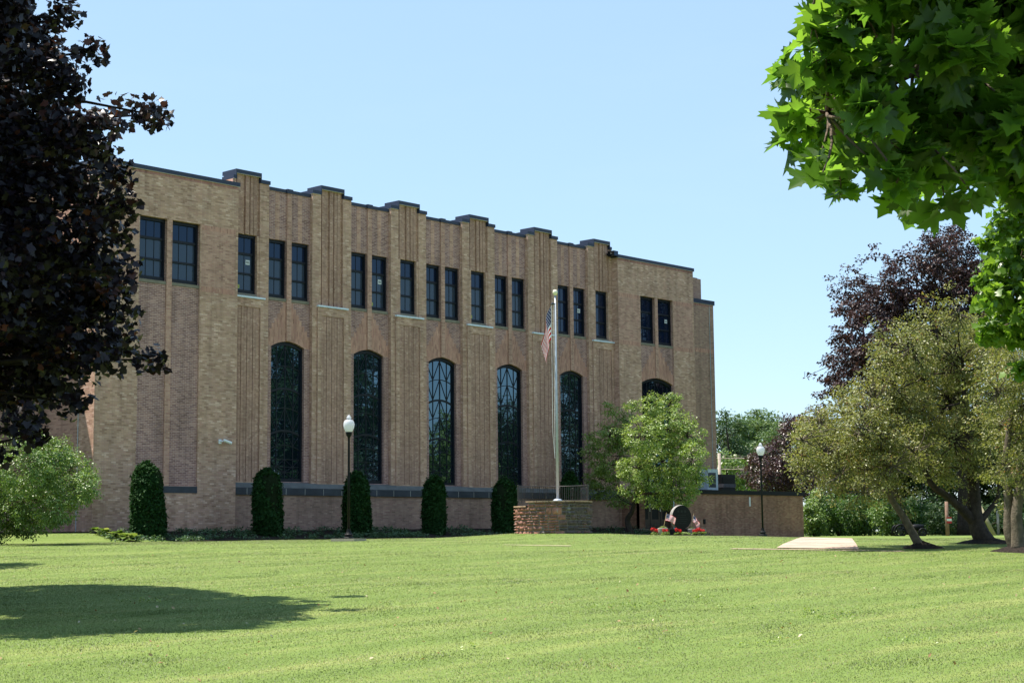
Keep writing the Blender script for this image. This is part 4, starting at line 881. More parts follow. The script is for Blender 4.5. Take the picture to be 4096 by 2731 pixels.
def flag_mat(name, sat=1.0, su=11, sv=9):
    m, nt, out, N, L = mat(name); u = N('ShaderNodeAttribute', attribute_name='fu'); v = N('ShaderNodeAttribute', attribute_name='fv')
    def mth(op, a, b=None, c=None):
        n = N('ShaderNodeMath', operation=op)
        for i, q in enumerate((a, b, c)):
            if q is None: continue
            if isinstance(q, (int, float)): n.inputs[i].default_value = q
            else: L(q, n.inputs[i])
        return n.outputs[0]
    st = mth('MODULO', mth('FLOOR', mth('MULTIPLY', v.outputs['Fac'], 12.999)), 2)            # 0 red, 1 white
    can = mth('MULTIPLY', mth('LESS_THAN', u.outputs['Fac'], .4), mth('LESS_THAN', v.outputs['Fac'], .5385))
    cu = mth('MULTIPLY', u.outputs['Fac'], su / .4); cvv = mth('MULTIPLY', v.outputs['Fac'], sv / .5385); par = mth('MODULO', mth('ADD', mth('FLOOR', cu), mth('FLOOR', cvv)), 2)
    du = mth('SUBTRACT', mth('FRACT', cu), .5); dv = mth('SUBTRACT', mth('FRACT', cvv), .5); dd = mth('ADD', mth('MULTIPLY', du, du), mth('MULTIPLY', dv, dv))
    star = mth('MULTIPLY', mth('LESS_THAN', dd, .15), mth('LESS_THAN', par, .5))
    a = N('ShaderNodeMix', data_type='RGBA'); L(st, a.inputs['Factor']); a.inputs['A'].default_value = (.55 * sat, .003, .012, 1); a.inputs['B'].default_value = (.82, .81, .84, 1)
    b = N('ShaderNodeMix', data_type='RGBA'); L(star, b.inputs['Factor']); b.inputs['A'].default_value = (.012, .016, .10, 1); b.inputs['B'].default_value = (.55, .55, .6, 1)
    c = N('ShaderNodeMix', data_type='RGBA'); L(can, c.inputs['Factor']); L(a.outputs['Result'], c.inputs['A']); L(b.outputs['Result'], c.inputs['B'])
    p = N('ShaderNodeBsdfPrincipled'); p.inputs['Roughness'].default_value = .65; L(c.outputs['Result'], p.inputs['Base Color']); t = N('ShaderNodeBsdfTranslucent'); L(c.outputs['Result'], t.inputs['Color'])
    s = N('ShaderNodeMixShader'); s.inputs[0].default_value = .42; L(p.outputs[0], s.inputs[1]); L(t.outputs[0], s.inputs[2]); L(s.outputs[0], out.inputs[0]); return m
M['flag'] = flag_mat('stars_and_stripes_cloth')
def cloth(name, fn, nu, nv, parent=None, origin=None):
    V, U_, W_ = [], [], []
    for j in range(nv + 1):
        for i in range(nu + 1): u, w = i / nu, j / nv; V.append(fn(u, w)); U_.append(u); W_.append(w)
    Fi = []
    for j in range(nv):
        for i in range(nu): k = j * (nu + 1) + i; Fi += [k, k + 1, k + nu + 2, k + nu + 1]
    return link_mesh(name, np_mesh(name, np.array(V), Fi, np.full(nu * nv, 4), {'fu': U_, 'fv': W_}), M['flag'], parent, origin, True)
def flagpole():
    v = 53.0; p0 = at(2231, 2004, v); z0 = 2.70; zt = at(2222, 1182, v)[2]; X, Y = p0[0], p0[1]
    e = empty('flagpole', (X, Y, z0), 'tall silver flagpole with pale ball rising from the stone drum', 'flagpole')
    MB().tube([(X, Y, z0), (X, Y, z0 + 3), (X, Y, zt)], [.046, .040, .026], 16).build('pole', M['pole'], e, smooth=True)
    MB().lathe([(.16, 0), (.155, .03), (.12, .065), (.065, .085)], (X, Y, z0), 20).build('flange', M['pole'], e, smooth=True)
    MB().lathe([(.02, -.02), (.05, .0), (.075, .04), (.085, .085), (.075, .13), (.05, .165), (.0, .175)], (X, Y, zt + .02), 18).build('ball', M['gold'], e, smooth=True)
    L_ = -cr; hx, hy = X + L_[0] * .13, Y + L_[1] * .13
    m = MB(); m.tube([(X, Y, zt - .27), (hx - L_[0] * .02, hy - L_[1] * .02, zt - .25)], .03, 8); m.lathe([(.045, -.03), (.055, 0), (.045, .03)], (X + L_[0] * .1, Y + L_[1] * .1, zt - .28), 10); m.build('pulley', M['slate'], e)
    m = MB(); m.tube([(hx, hy, zt - .3), (hx + L_[0] * .0, hy + L_[1] * .0, z0 + 2.2), (X + L_[0] * .07, Y + L_[1] * .07, z0 + 1.4)], .006, 5); m.tube([(X + L_[0] * .05, Y + L_[1] * .05, zt - .3), (X + L_[0] * .075, Y + L_[1] * .075, z0 + 1.4)], .006, 5); m.build('halyard', M['white'], e)
    zf = zt - .36
    def fn(u, w):
        s = .02 + .31 * u ** .75 * (1 - .62 * w * u) + .035 * math.sin(7 * u + 2.0 * w) * min(1, 3 * u); dep = .07 * math.sin(8 * u + 1.2 + 2.0 * w) * min(1, 2.5 * u); z = zf - w * 1.10 * (1 - .34 * u) - 1.26 * u ** 1.1
        q = L_ * s + cv * dep; return (hx + q[0], hy + q[1], z)
    f = cloth('large_flag', fn, 46, 40, None, (hx, hy, zf)); tag(f, 'large limp striped flag hanging from the tall flagpole', 'flag')
flagpole()

# ------------------------------------------------------------------ round memorial with pots, little flags and geraniums
def memorial():
    v = 58.0; c = at(2722, 2060, v); R_ = .36; g = ghf(c[0], c[1]); X, Y = c[0], c[1]
    ax = cr * .24 - cv * .97; ax = ax / np.linalg.norm(ax); s = np.array([ax[1], -ax[0], 0]); s = s if s @ cr > 0 else -s      # face turned a little to the right
    th = .26; zc = at(2722, 2068, v)[2]; e = empty('memorial_stone', (X, Y, g), 'round polished dark memorial stone with rough pale rim in a flower bed', 'memorial'); n = 48
    fr = MB(); rim = MB(); rs = np.random.default_rng(4); P = lambda a, r, d: (X + s[0] * r * math.cos(a) + ax[0] * d, Y + s[1] * r * math.cos(a) + ax[1] * d, zc + r * 1.18 * math.sin(a)); off = [1 + .015 * rs.random() for _ in range(n)]
    fr.quad(*[P(2 * PI * k / n, R_, th / 2) for k in range(n)])
    for k in range(n):
        a0, a1 = 2 * PI * k / n, 2 * PI * (k + 1) / n; o0, o1 = off[k], off[(k + 1) % n]
        for d0, d1, q0, q1 in ((th / 2, 0, 1, 1.02), (0, -th / 2, 1.02, 1.0)):
            rim.quad(P(a0, R_ * (o0 * q0 if q0 > 1 else 1), d0), P(a1, R_ * (o1 * q0 if q0 > 1 else 1), d0), P(a1, R_ * o1 * q1, d1), P(a0, R_ * o0 * q1, d1))
    rim.quad(*[P(-2 * PI * k / n, R_ * off[-k % n], -th / 2) for k in range(n)]); rim.build('rim', M['rockedge'], e)
    # dim engraving: rows of short strokes and three figures near the top
    en = fr; en.cur = 1
    for k, w in enumerate((.30, .36, .40, .38, .34)):
        zz = .06 - k * .07; x = -w / 2
        while x < w / 2 - .02:
            l = .02 + .03 * rs.random(); a = [(X + s[0] * q + ax[0] * (th / 2 + .002), Y + s[1] * q + ax[1] * (th / 2 + .002)) for q in (x, x + l)]; en.quad((*a[0], zc + zz), (*a[1], zc + zz), (*a[1], zc + zz + .022), (*a[0], zc + zz + .022)); x += l + .015
    for q in (-.13, -.0, .13):
        a = [(X + s[0] * t + ax[0] * (th / 2 + .002), Y + s[1] * t + ax[1] * (th / 2 + .002)) for t in (q - .03, q + .03)]; en.quad((*a[0], zc + .17), (*a[1], zc + .17), (*a[1], zc + .25), (*a[0], zc + .25))
    en.build('face', [M['granite'], plain('faint_engraving', (.02, .025, .021), .6, 0, .2)], e)
    m = MB(); zz = zc - R_ * 1.12; 
    q = [(X + s[0] * a + ax[0] * b, Y + s[1] * a + ax[1] * b) for a, b in ((-.5, .24), (.5, .24), (.5, -.24), (-.5, -.24))]
    for a, b in ((0, 1), (1, 2), (2, 3), (3, 0)): m.quad((*q[a], g - .05), (*q[b], g - .05), (*q[b], zz), (*q[a], zz))
    m.quad(*[(*a, zz) for a in q]); m.build('plinth', M['granite'], e)
    # flower bed
    V = []; n = 40
    for ring in range(5):
        for k in range(n):
            a = 2 * PI * k / n; r = ring / 4.0 * (1 + .06 * math.sin(3 * a)); rr = cr * (1.02 * r * math.cos(a)) + cv * (.85 * r * math.sin(a)); x, y = X + rr[0] + cr[0] * .0, Y + rr[1]; V.append((x, y, ghf(x, y) + .03 * (1 - r) + .012 + .012 * rs.random()))
    Fi = [];
    for ring in range(4):
        for k in range(n): Fi += [ring * n + k, ring * n + (k + 1) % n, (ring + 1) * n + (k + 1) % n, (ring + 1) * n + k]
    o = link_mesh('flower_bed', np_mesh('flower_bed', np.array(V), Fi, np.full(len(Fi) // 4, 4)), M['mulch'], None, (X, Y, g)); tag(o, kind='structure')
memorial()
def pot(x, y, v, k, label, fx, flab, fn, lean):
    c = at(x, y, v); g = ghf(c[0], c[1]); X, Y = c[0], c[1]; z = g; e = empty('planter_pot', (X, Y, z), label, 'planter', 'stone pots beside the memorial')
    MB().lathe([(.085 * k, 0), (.13 * k, .06 * k), (.155 * k, .15 * k), (.16 * k, .22 * k), (.165 * k, .245 * k), (.15 * k, .25 * k), (.14 * k, .235 * k)], (X, Y, z), 22).build('bowl', M['pot'], e, smooth=True)
    rs = np.random.default_rng(int(x)); n = 40; a = rs.random(n) * 2 * PI; r = np.sqrt(rs.random(n)) * .10 * k; C = np.stack([X + r * np.cos(a), Y + r * np.sin(a), z + .25 * k + .05 * (1 - r / .1) + .015], 1)
    leaves('moss_mound', e, M['hosta'], C, np.tile([0, 0, 1.], (n, 1)), 10, .03, .035, T_LEAF, rs)
    # little flag on a stick
    zb = z + .24 * k; L_ = .56; d = UP + cr * lean; d = d / np.linalg.norm(d); b = np.array([X + cr[0] * fx, Y + cr[1] * fx, zb])
    f = empty('stick_flag', b, flab, 'flag', 'small flags stuck in the stone pots'); tip = b + d * L_; MB().tube([tuple(b - d * .1), tuple(tip)], .008, 6).build('stick', M['wood'], f)
    cloth('cloth', lambda u, w: tuple(b + d * (L_ * .92 - w * .235) + fn(u, w)), 22, 14, f)
pot(2652, 2130, 57.3, 1.12, 'round stone pot at the left of the memorial disk', .02, 'small striped flag blowing out to the right in front of the memorial', lambda u, w: cr * (.355 * u - .02 * u * u) - UP * (.035 * u + .12 * u * u) + cv * (.05 * math.sin(6 * u + 2 * w)), .22)
pot(2764, 2126, 57.9, 1.0, 'round stone pot at the right of the memorial disk', .0, 'small striped flag drooping steeply at the right of the memorial', lambda u, w: cr * (.215 * u + .012 * math.sin(7 * u)) - UP * (.30 * u) + cv * (.05 * math.sin(7 * u + 3 * w)), .2)
def geranium(x, y, v, R_, heads, label, seed):
    c = at(x, y, v); g = ghf(c[0], c[1]); rs = np.random.default_rng(seed); X, Y = c[0], c[1]; e = empty('geranium', (X, Y, g), label, 'flower', 'flowers round the memorial'); n = 30; a = rs.random(n) * 2 * PI; r = np.sqrt(rs.random(n)) * R_
    C = np.stack([X + r * np.cos(a), Y + r * np.sin(a), g + .05 + .07 * rs.random(n)], 1); leaves('leaves', e, M['hosta'], C, unit(C - np.array([X, Y, g - .1])), 9, .05, .055, T_LEAF, rs, .9, .2, .4, .2)
    m = MB(); H = []
    for k in range(heads):
        p = np.array([X, Y, g]) + cr * (R_ * (2 * (k + .5) / heads - 1) * .9) + cv * (rs.random() - .5) * R_ + UP * (.17 + .07 * rs.random()); H.append(p); m.tube([(X, Y, g), tuple((np.array([X, Y, g]) + p) / 2 + np.array([.01, 0, .02])), tuple(p)], .005, 5, False)
    m.build('stalks', M['stalk'], e)
    if heads:
        H = np.array(H); K = 26; C = np.repeat(H, K, 0); O = unit(rs.normal(size=(len(C), 3)) + np.array([0, 0, .3])); leaves('blooms', e, M['petal'], C + O * .048, O, 3, .012, .042, T_LEAF, rs, .2, 1, .3, 0, None, 1)
M['stalk'] = plain('green_stalk', (.09, .17, .04), .6)
for i, a in enumerate(((2620, 2133, 57.4, .14, 4, 'red geranium farthest left by the memorial, left of the stone pot'), (2661, 2138, 56.9, .12, 2, 'red geranium in front of the left stone pot'), (2712, 2134, 57.2, .11, 3, 'red geranium at the middle of the memorial bed'), (2787, 2132, 57.4, .13, 4, 'red geranium just right of the right stone pot'),
        (2806, 2134, 57.5, .12, 3, 'red geranium farthest right in the memorial bed'), (2741, 2138, 57.0, .16, 0, 'pale leafy plant without blooms in the memorial bed'))): geranium(*a[:5], a[5], 60 + i)

# ------------------------------------------------------------------ trees
KX = 1.7415
def G(x, v):
    X, Y = rv((x - CX) / F * v, v); return (X, Y, ghf(X, Y) - .05)
# dark purple maple that fills the upper left
pm = [(-70, 40, 150), (45, 110, 110), (115, 175, 88), (-90, 330, 210), (70, 330, 130), (180, 310, 95), (255, 262, 48), (320, 258, 36), (362, 262, 20), (205, 120, 22), (90, 490, 150), (215, 455, 82), (272, 400, 45), (-80, 620, 200), (90, 660, 150), (205, 590, 78), (262, 540, 48), (225, 690, 88), (285, 630, 34), (40, 840, 130), (170, 790, 95), (275, 775, 62), (335, 825, 34), (240, 830, 40), (115, 880, 60), (165, 925, 26), (40, 970, 55), (-20, 1040, 40), (70, 1000, 30), (40, -40, 90), (150, 40, 40), (290, 480, 30)]
off = [(-330, 150, 260, 0), (-330, 500, 280, 1), (-300, 800, 220, 0), (-240, -170, 150, 0), (-420, -150, 240, 1), (-220, -420, 220, 0), (-300, 350, 260, -3.2), (-150, 650, 200, -3.0), (-250, 300, 260, 3.5), (-120, 120, 160, 3.0), (-90, 560, 160, 3.0), (-150, 0, 200, -2.6)]
v = 23.0; b0 = G(-600, v)
trunkp = curve([b0, (b0[0] + .1, b0[1], b0[2] + 1.6), (b0[0] + .3, b0[1] + .1, b0[2] + 3.2), (b0[0] + .5, b0[1] + .3, b0[2] + 5.5), (b0[0] + .6, b0[1] + .2, b0[2] + 8.5), (b0[0] + .8, b0[1] + .2, b0[2] + 11)])
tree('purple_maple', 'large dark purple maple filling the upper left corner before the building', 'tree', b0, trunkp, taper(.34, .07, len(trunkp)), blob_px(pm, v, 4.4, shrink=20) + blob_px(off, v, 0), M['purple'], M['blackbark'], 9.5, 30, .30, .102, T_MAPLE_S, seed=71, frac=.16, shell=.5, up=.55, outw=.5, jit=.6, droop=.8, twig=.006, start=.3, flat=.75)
# bright small tree at the left before the set back range
ft = [(60, 1070, 90), (-20, 1110, 80), (120, 1050, 60), (150, 1100, 80), (80, 1150, 80), (190, 1120, 42), (0, 1180, 70), (75, 1030, 44), (165, 1075, 36), (-90, 1100, 90), (205, 1092, 22), (60, 1200, 45), (-60, 1180, 70), (135, 1170, 50)]
b1 = G(-20, 50); tk = curve([b1, (b1[0] + .1, b1[1], b1[2] + .8), (b1[0] + .1, b1[1] + .1, b1[2] + 1.6), (b1[0] + .3, b1[1] + .1, b1[2] + 2.6)])
tree('young_lime_tree', 'bright green low tree by the left end of the building, under the purple maple', 'tree', b1, tk, taper(.11, .04, len(tk)), blob_px(ft, 50, 3.2, shrink=6), M['lime'], M['bark'], 13, 30, .24, .085, T_LEAF, seed=72, frac=.25, shell=.45, twig=.006)
# tree by the entrance, half in the shadow of the building
et = [(1480, 1000, 60), (1540, 980, 62), (1500, 930, 38), (1540, 925, 34), (1580, 1000, 50), (1590, 1055, 50), (1520, 1060, 70), (1460, 1075, 48), (1560, 1110, 62), (1490, 1120, 52), (1600, 1110, 32), (1450, 930, 26), (1435, 1083, 26), (1630, 1105, 16), (1570, 1150, 24), (1440, 1125, 24), (1520, 1150, 30)]
ed = [(1400, 1000, 46), (1360, 1040, 36), (1410, 1070, 52), (1380, 1100, 44), (1420, 1140, 34), (1400, 940, 24), (1430, 960, 30), (1350, 1000, 18), (1370, 1125, 30), (1440, 1010, 44)]
b2 = G(2516, 79); k3 = at(2530, 2040, 78.6); k4 = at(2545, 1960, 78.3); k5 = at(2560, 1850, 78); tk = curve([b2, tuple(at(2510, 2080, 79)), tuple(k3), tuple(k4), tuple(k5), tuple(at(2560, 1720, 78))])
tree('entrance_tree', 'light green spreading tree before the entrance doors, its left half in the building shade', 'tree', b2, tk, taper(.17, .04, len(tk)), blob_px(et, 77.0, 3.0, shrink=9) + blob_px(ed, 80.3, 1.6, shrink=7), M['fresh'], M['darkbark'], 8.5, 26, .26, .11, T_LEAF, seed=73, frac=.22, shell=.4, twig=.01)
# three crabapples on the right
c1 = [(1840, 1010, 30), (1880, 990, 50), (1900, 1040, 55), (1950, 960, 60), (1960, 1030, 60), (1930, 1090, 46), (2010, 920, 60), (2020, 1000, 60), (1990, 1075, 48), (1860, 1060, 36), (2050, 1070, 50), (2070, 960, 60), (2100, 1040, 50), (1985, 1130, 30), (2060, 1130, 26), (1850, 1090, 22), (1905, 1120, 20)]
b3 = G(3668, 39.6); tk = curve([b3, tuple(at(3655, 2140, 39.6)), tuple(at(3610, 2060, 39.6)), tuple(at(3565, 1990, 39.5)), tuple(at(3550, 1900, 39.4)), tuple(at(3520, 1800, 39.4)), tuple(at(3500, 1700, 39.4))])
tree('crabapple', 'leaning slender crabapple with olive leaves nearest the path', 'tree', b3, tk, taper(.125, .03, len(tk)), blob_px(c1 + [(1920, 1030, 46), (1980, 990, 46), (2040, 1010, 46), (1990, 950, 40), (2030, 1120, 24), (1870, 1030, 30), (1940, 1130, 16), (2040, 1100, 34)], 39.6, 3.2), M['crab'], M['bark2'], 15, 36, .24, .068, T_LEAF, 'crabapples on the right of the lawn', 74, .8, .2, .011, .4, .17)
c2 = [(2090, 800, 60), (2040, 850, 56), (2150, 760, 56), (2120, 860, 66), (2190, 830, 70), (2060, 900, 50), (2180, 920, 76), (2110, 960, 60), (2230, 880, 60), (2250, 960, 66), (2190, 1010, 60), (2130, 1040, 46), (2230, 1060, 50), (2200, 720, 30), (2260, 780, 50), (2050, 790, 26), (2160, 1085, 28), (2280, 840, 60), (2290, 920, 60), (2290, 1000, 60), (2280, 1070, 44), (2240, 800, 60), (2140, 1080, 36)]
b4 = G(3928, 42.2); tk = curve([b4, tuple(at(3915, 2120, 42.2)), tuple(at(3900, 2060, 42.2)), tuple(at(3895, 1960, 42.2)), tuple(at(3880, 1800, 42)), tuple(at(3860, 1600, 42)), tuple(at(3850, 1450, 42))])
t2 = tree('crabapple', 'stout forked crabapple trunk standing between the two other crabapples', 'tree', b4, tk, [.26, .25, .24, .23, .22, .21, .2, .2, .2, .19, .18, .17, .16, .15, .14, .13, .12, .11, .10, .09, .08, .07, .06, .05, .04][:len(tk)], blob_px(c2, 42, 3.6), M['crab'], M['darkbark'], 15, 36, .24, .07, T_LEAF, 'crabapples on the right of the lawn', 75, .7, .2, .011, .35, .20)
m = MB(); m.tube(curve([at(3898, 2085, 42.2), at(3840, 2030, 42.0), at(3790, 1985, 41.8), at(3730, 1940, 41.6), at(3690, 1860, 41.6)]), [.15, .14, .13, .12, .115, .11, .1, .1, .1, .09, .09, .08, .08, .07, .06, .06, .05][:17], 10); m.tube(curve([at(3925, 2080, 42.2), at(3960, 2035, 42.3), at(3990, 1990, 42.4), at(4000, 1900, 42.4)]), taper(.09, .04, 13), 9); m.build('limb', M['darkbark'], t2, smooth=True)
c3 = [(2290, 900, 50), (2330, 840, 56), (2350, 940, 60), (2300, 980, 50), (2360, 1040, 55), (2310, 1070, 36), (2400, 900, 70), (2420, 1000, 80), (2300, 800, 40), (2380, 780, 60), (2450, 850, 80), (2360, 1105, 26), (2335, 1130, 16), (2345, 860, 56), (2350, 1000, 56), (2340, 1080, 40), (2400, 1090, 60), (2290, 1100, 22)]
b5 = G(4048, 37.2); tk = curve([b5, tuple(at(4040, 2130, 37.2)), tuple(at(4036, 2050, 37.2)), tuple(at(4032, 1950, 37.2)), tuple(at(4022, 1850, 37.2)), tuple(at(4040, 1700, 37.2)), tuple(at(4060, 1550, 37.2))])
t3 = tree('crabapple', 'double stemmed crabapple cut by the right edge with grey flaking bark', 'tree', b5, tk, taper(.17, .05, len(tk)), blob_px(c3, 37.4, 2.8), M['crab'], M['bark2'], 14, 36, .24, .068, T_LEAF, 'crabapples on the right of the lawn', 76, .5, .2, .008, .35, .20)
m = MB(); m.tube(curve([at(4072, 2198, 37.0), at(4070, 2130, 37.0), at(4066, 2060, 37.0), at(4075, 1980, 37.0), at(4085, 1850, 37)]), taper(.16, .10, 17), 10); m.build('second_stem', M['bark2'], t3, smooth=True)
def mulch_ring(x, v, R_, label):
    X, Y = rv((x - CX) / F * v, v); g = ghf(X, Y); rs = np.random.default_rng(int(x)); V = []; n = 44
    for ring in range(8):
        for k in range(n):
            a = 2 * PI * k / n; t = ring / 7; r = R_ * t * (1 + .07 * math.sin(3 * a + x) + .05 * math.sin(7 * a)); px, py = X + r * math.cos(a), Y + r * math.sin(a); V.append((px, py, ghf(px, py) + .17 * (1 - t) ** 1.2 + (.03 * rs.random() if ring < 7 else -.01) ))
    Fi = []
    for ring in range(7):
        for k in range(n): Fi += [ring * n + k, ring * n + (k + 1) % n, (ring + 1) * n + (k + 1) % n, (ring + 1) * n + k]
    o = link_mesh('mulch_mound', np_mesh('mulch_mound', np.array(V), Fi, np.full(len(Fi) // 4, 4)), M['mulch'], None, (X, Y, g)); tag(o, label, 'mulch', 'mulch mounds under the crabapples')
mulch_ring(3668, 39.6, .52, 'dark mulch mound under the leaning slender crabapple'); mulch_ring(3928, 42.2, .78, 'dark mulch mound under the stout forked crabapple'); mulch_ring(4055, 37.1, .62, 'dark mulch mound under the double stemmed crabapple')
# copper beech behind them
cb = [(2150, 590, 60), (2200, 580, 55), (2100, 640, 66), (2220, 640, 60), (2180, 680, 90), (2050, 670, 60), (2030, 720, 60), (2090, 740, 80), (1990, 680, 44), (1960, 720, 50), (1985, 780, 66), (1940, 830, 54), (1960, 880, 60), (2040, 820, 80), (1920, 880, 36), (1900, 900, 26), (2200, 555, 30), (2140, 560, 26), (1975, 630, 22), (1945, 660, 28), (2060, 600, 24), (2260, 640, 40), (2120, 820, 90), (2200, 780, 90), (2060, 920, 80), (2250, 720, 80), (2130, 930, 90), (1925, 690, 16), (2010, 590, 16)]
b6 = G(3850, 92); tk = curve([b6, (b6[0], b6[1], b6[2] + 3), tuple(at(3840, 1700, 92)), tuple(at(3800, 1450, 92)), tuple(at(3770, 1200, 92))])
tree('copper_beech', 'tall dark copper beech rising behind the crabapples', 'tree', b6, tk, taper(.62, .08, len(tk)), blob_px(cb, 92, 7, shrink=8), M['beech'], M['darkbark'], 3.2, 30, .45, .20, T_LEAF, seed=77, frac=.25, shell=.42, twig=.02, scatter=.32)
# small purple plum behind the entrance wing
pl = [(1740, 1070, 26), (1770, 1050, 36), (1790, 1090, 40), (1750, 1100, 30), (1820, 1060, 36), (1800, 1010, 24), (1830, 1110, 40), (1815, 975, 26), (1845, 985, 34), (1715, 1090, 14), (1770, 1120, 30), (1860, 1050, 40), (1880, 960, 30), (1870, 1110, 40)]
b7 = G(3130, 106); tk = curve([b7, (b7[0], b7[1], b7[2] + 1.5), tuple(at(3120, 1900, 106)), tuple(at(3140, 1800, 106))])
tree('purple_plum', 'small purple leaved plum above the low entrance wing', 'tree', b7, tk, taper(.2, .06, len(tk)), blob_px(pl, 106, 5), M['plum'], M['darkbark'], 4, 30, .45, .18, T_LEAF, seed=78, frac=.2, shell=.4, twig=.015)
# bright maple at the right edge
rm = [(2330, 500, 46), (2300, 560, 44), (2345, 590, 60), (2290, 640, 44), (2340, 680, 60), (2270, 690, 30), (2330, 750, 50), (2275, 760, 30), (2310, 780, 30), (2400, 560, 80), (2420, 700, 90), (2400, 450, 70), (2460, 600, 90), (2345, 850, 14), (2560, 560, 120, .6), (2600, 760, 120, -.8), (2620, 380, 130, .5), (2720, 620, 130, -.4), (2500, 300, 110, 1.2), (2560, 900, 100, .9), (2480, 620, 110, -2.2), (2620, 560, 120, 2.4), (2520, 820, 90, -1.8), (2700, 420, 120, -1.6), (2345, 460, 24), (2480, 480, 90), (2480, 750, 90)]
b8 = G(4500, 31); tk = curve([b8, (b8[0], b8[1], b8[2] + 2), tuple(at(4480, 1500, 31)), tuple(at(4440, 1200, 31)), tuple(at(4420, 900, 31))])
tree('green_maple', 'bright green maple crown reaching in at the right edge', 'tree', b8, tk, taper(.3, .08, len(tk)), blob_px(rm, 31, 2.6), M['maple2'], M['bark'], 9, 28, .26, .135, T_MAPLE_S, seed=79, frac=.2, shell=.45, up=.6, droop=.7, twig=.008)
# near branch of a maple hanging into the upper right
nb = [(1870, 60, 44), (1838, 160, 44), (1815, 250, 34), (1850, 200, 66), (1830, 290, 40), (1900, 130, 80), (1920, 280, 70), (1880, 370, 36), (1930, 410, 26), (1960, 60, 80), (2000, 190, 90), (1990, 330, 44), (2080, 300, 80), (2060, 420, 50), (2100, 90, 110), (2110, 380, 66), (2150, 440, 36), (2180, 260, 110), (2200, 100, 110), (2210, 380, 60), (2290, 330, 90), (2300, 180, 120), (2300, 430, 36), (2360, 300, 100), (2360, 90, 110), (1935, -10, 60), (1890, 395, 40), (1932, 438, 30), (2060, 465, 42), (2095, 488, 28), (2170, 462, 38), (2238, 452, 36), (2300, 430, 44), (1955, 350, 44), (2005, 265, 60), (1835, 330, 34), (2020, 380, 36), (1905, 330, 60)]
no = [(1930, -80, 60), (1990, -75, 70), (2080, -60, 90), (2180, -60, 100), (2300, -40, 100), (2060, -90, 130), (2250, -100, 150), (2420, -80, 160), (2450, 250, 150), (2150, -230, 150), (2350, -260, 170), (2500, 80, 160), (2420, 400, 100), (2560, -200, 200), (2620, 150, 200)]  # unseen crown around the branch, added dense to shade its leaves
v = 7.0; b9 = G(5700, 7.6); e9 = empty('near_maple', b9, 'near maple branch with big leaves hanging into the upper right corner', 'tree'); rs = np.random.default_rng(80)
bl = blob_px(nb, v, 1.2, shrink=14); bo = blob_px(no, v + .15, 1.5); bt = [(np.array([b9[0] + q * math.cos(a), b9[1] + q * math.sin(a), b9[2] + z]), np.full(3, .62)) for a, q, z in [(k * 2.4, .5 + .9 * ((k * .37) % 1), 4.3 + .19 * k) for k in range(18)]]; C, O = clusters(bl, 120, rs, .15); Co, Oo = clusters(bo, 170, rs, .1); Ct, Ot = clusters(bt, 26, rs, .3); Co = np.concatenate([Co, Ct]); Oo = np.concatenate([Oo, Ot]); C = np.concatenate([C, Co]); O = np.concatenate([O, Oo]); bl = bl + bo
fork = np.array([b9[0], b9[1], b9[2] + 3.0]); tip = at(2150 * KX, 150 * KX, 7.0)
tk = curve([b9, (b9[0], b9[1], b9[2] + 1.6), tuple(fork), (b9[0] + .1, b9[1] + .1, b9[2] + 4.4), (b9[0], b9[1] + .3, b9[2] + 6.0)])
m = MB(); m.tube(tk, taper(.24, .09, len(tk)), 14); br = curve([tuple(fork), tuple(fork * .6 + tip * .4 + UP * .45), tuple(at(2420 * KX, 20 * KX, 7.1)), tuple(at(2250 * KX, 90 * KX, 7.05)), tuple(at(2050 * KX, 190 * KX, 7.0)), tuple(at(1900 * KX, 260 * KX, 6.9))]); m.tube(br, taper(.07, .008, len(br)), 8)
BR = np.array(br)
for c, r in bl:
    k = int(np.argmin(np.linalg.norm(BR - c, axis=1))); m.tube(limb_pts(BR[k], c, 4, .05, rs), [.009, .007, .006, .005, .003], 6)
cs = np.array([b[0] for b in bl])
for p in C[rs.random(len(C)) < .5]: k = int(np.argmin(np.linalg.norm(cs - p, axis=1))); m.tube(limb_pts(cs[k], p, 3, .05, rs), [.004, .003, .0025, .002], 5, False)
for c, r in bt: m.tube(limb_pts(tk[-6], c, 4, .05, rs), [.03, .02, .014, .01, .006], 6)
m.build('trunk', M['bark'], e9, smooth=True)
leaves('crown', e9, M['maple'], C, O, 4, .075, .112, T_MAPLE, rs, .65, .35, .5, .75, None, .8)
# hanging winged seeds
sm = MB(); sp = [at(x * KX, y * KX, 6.75) for x, y in ((1855, 205), (1865, 228), (1900, 215), (1955, 150), (1975, 178), (1990, 155), (1945, 182))]
for p in sp:
    V, Fi, sz, rn = [], [], [], []
    V.append(np.array(p) + UP * .03)
    for k in range(5):
        q = np.array(p) + rs.normal(size=3) * .025
        for s in (-1, 1):
            d = unit(cr * s * .9 - UP * .35 + rs.normal(size=3) * .3); w = unit(np.cross(d, cv)) * .008; b = len(V)
            V += [q + d * .018 + w * .8, q + d * .042 + w * 1.3, q + d * .055, q + d * .04 - w * .6, q + d * .015 - w * .7]; Fi += [0] + list(range(b, b + 5)); sz.append(6); rn += [.9] * 5
    link_mesh('seed_cluster', np_mesh('seed_cluster', np.array(V), Fi, sz, {'rnd': [.9] + rn}), M['maple'], e9)

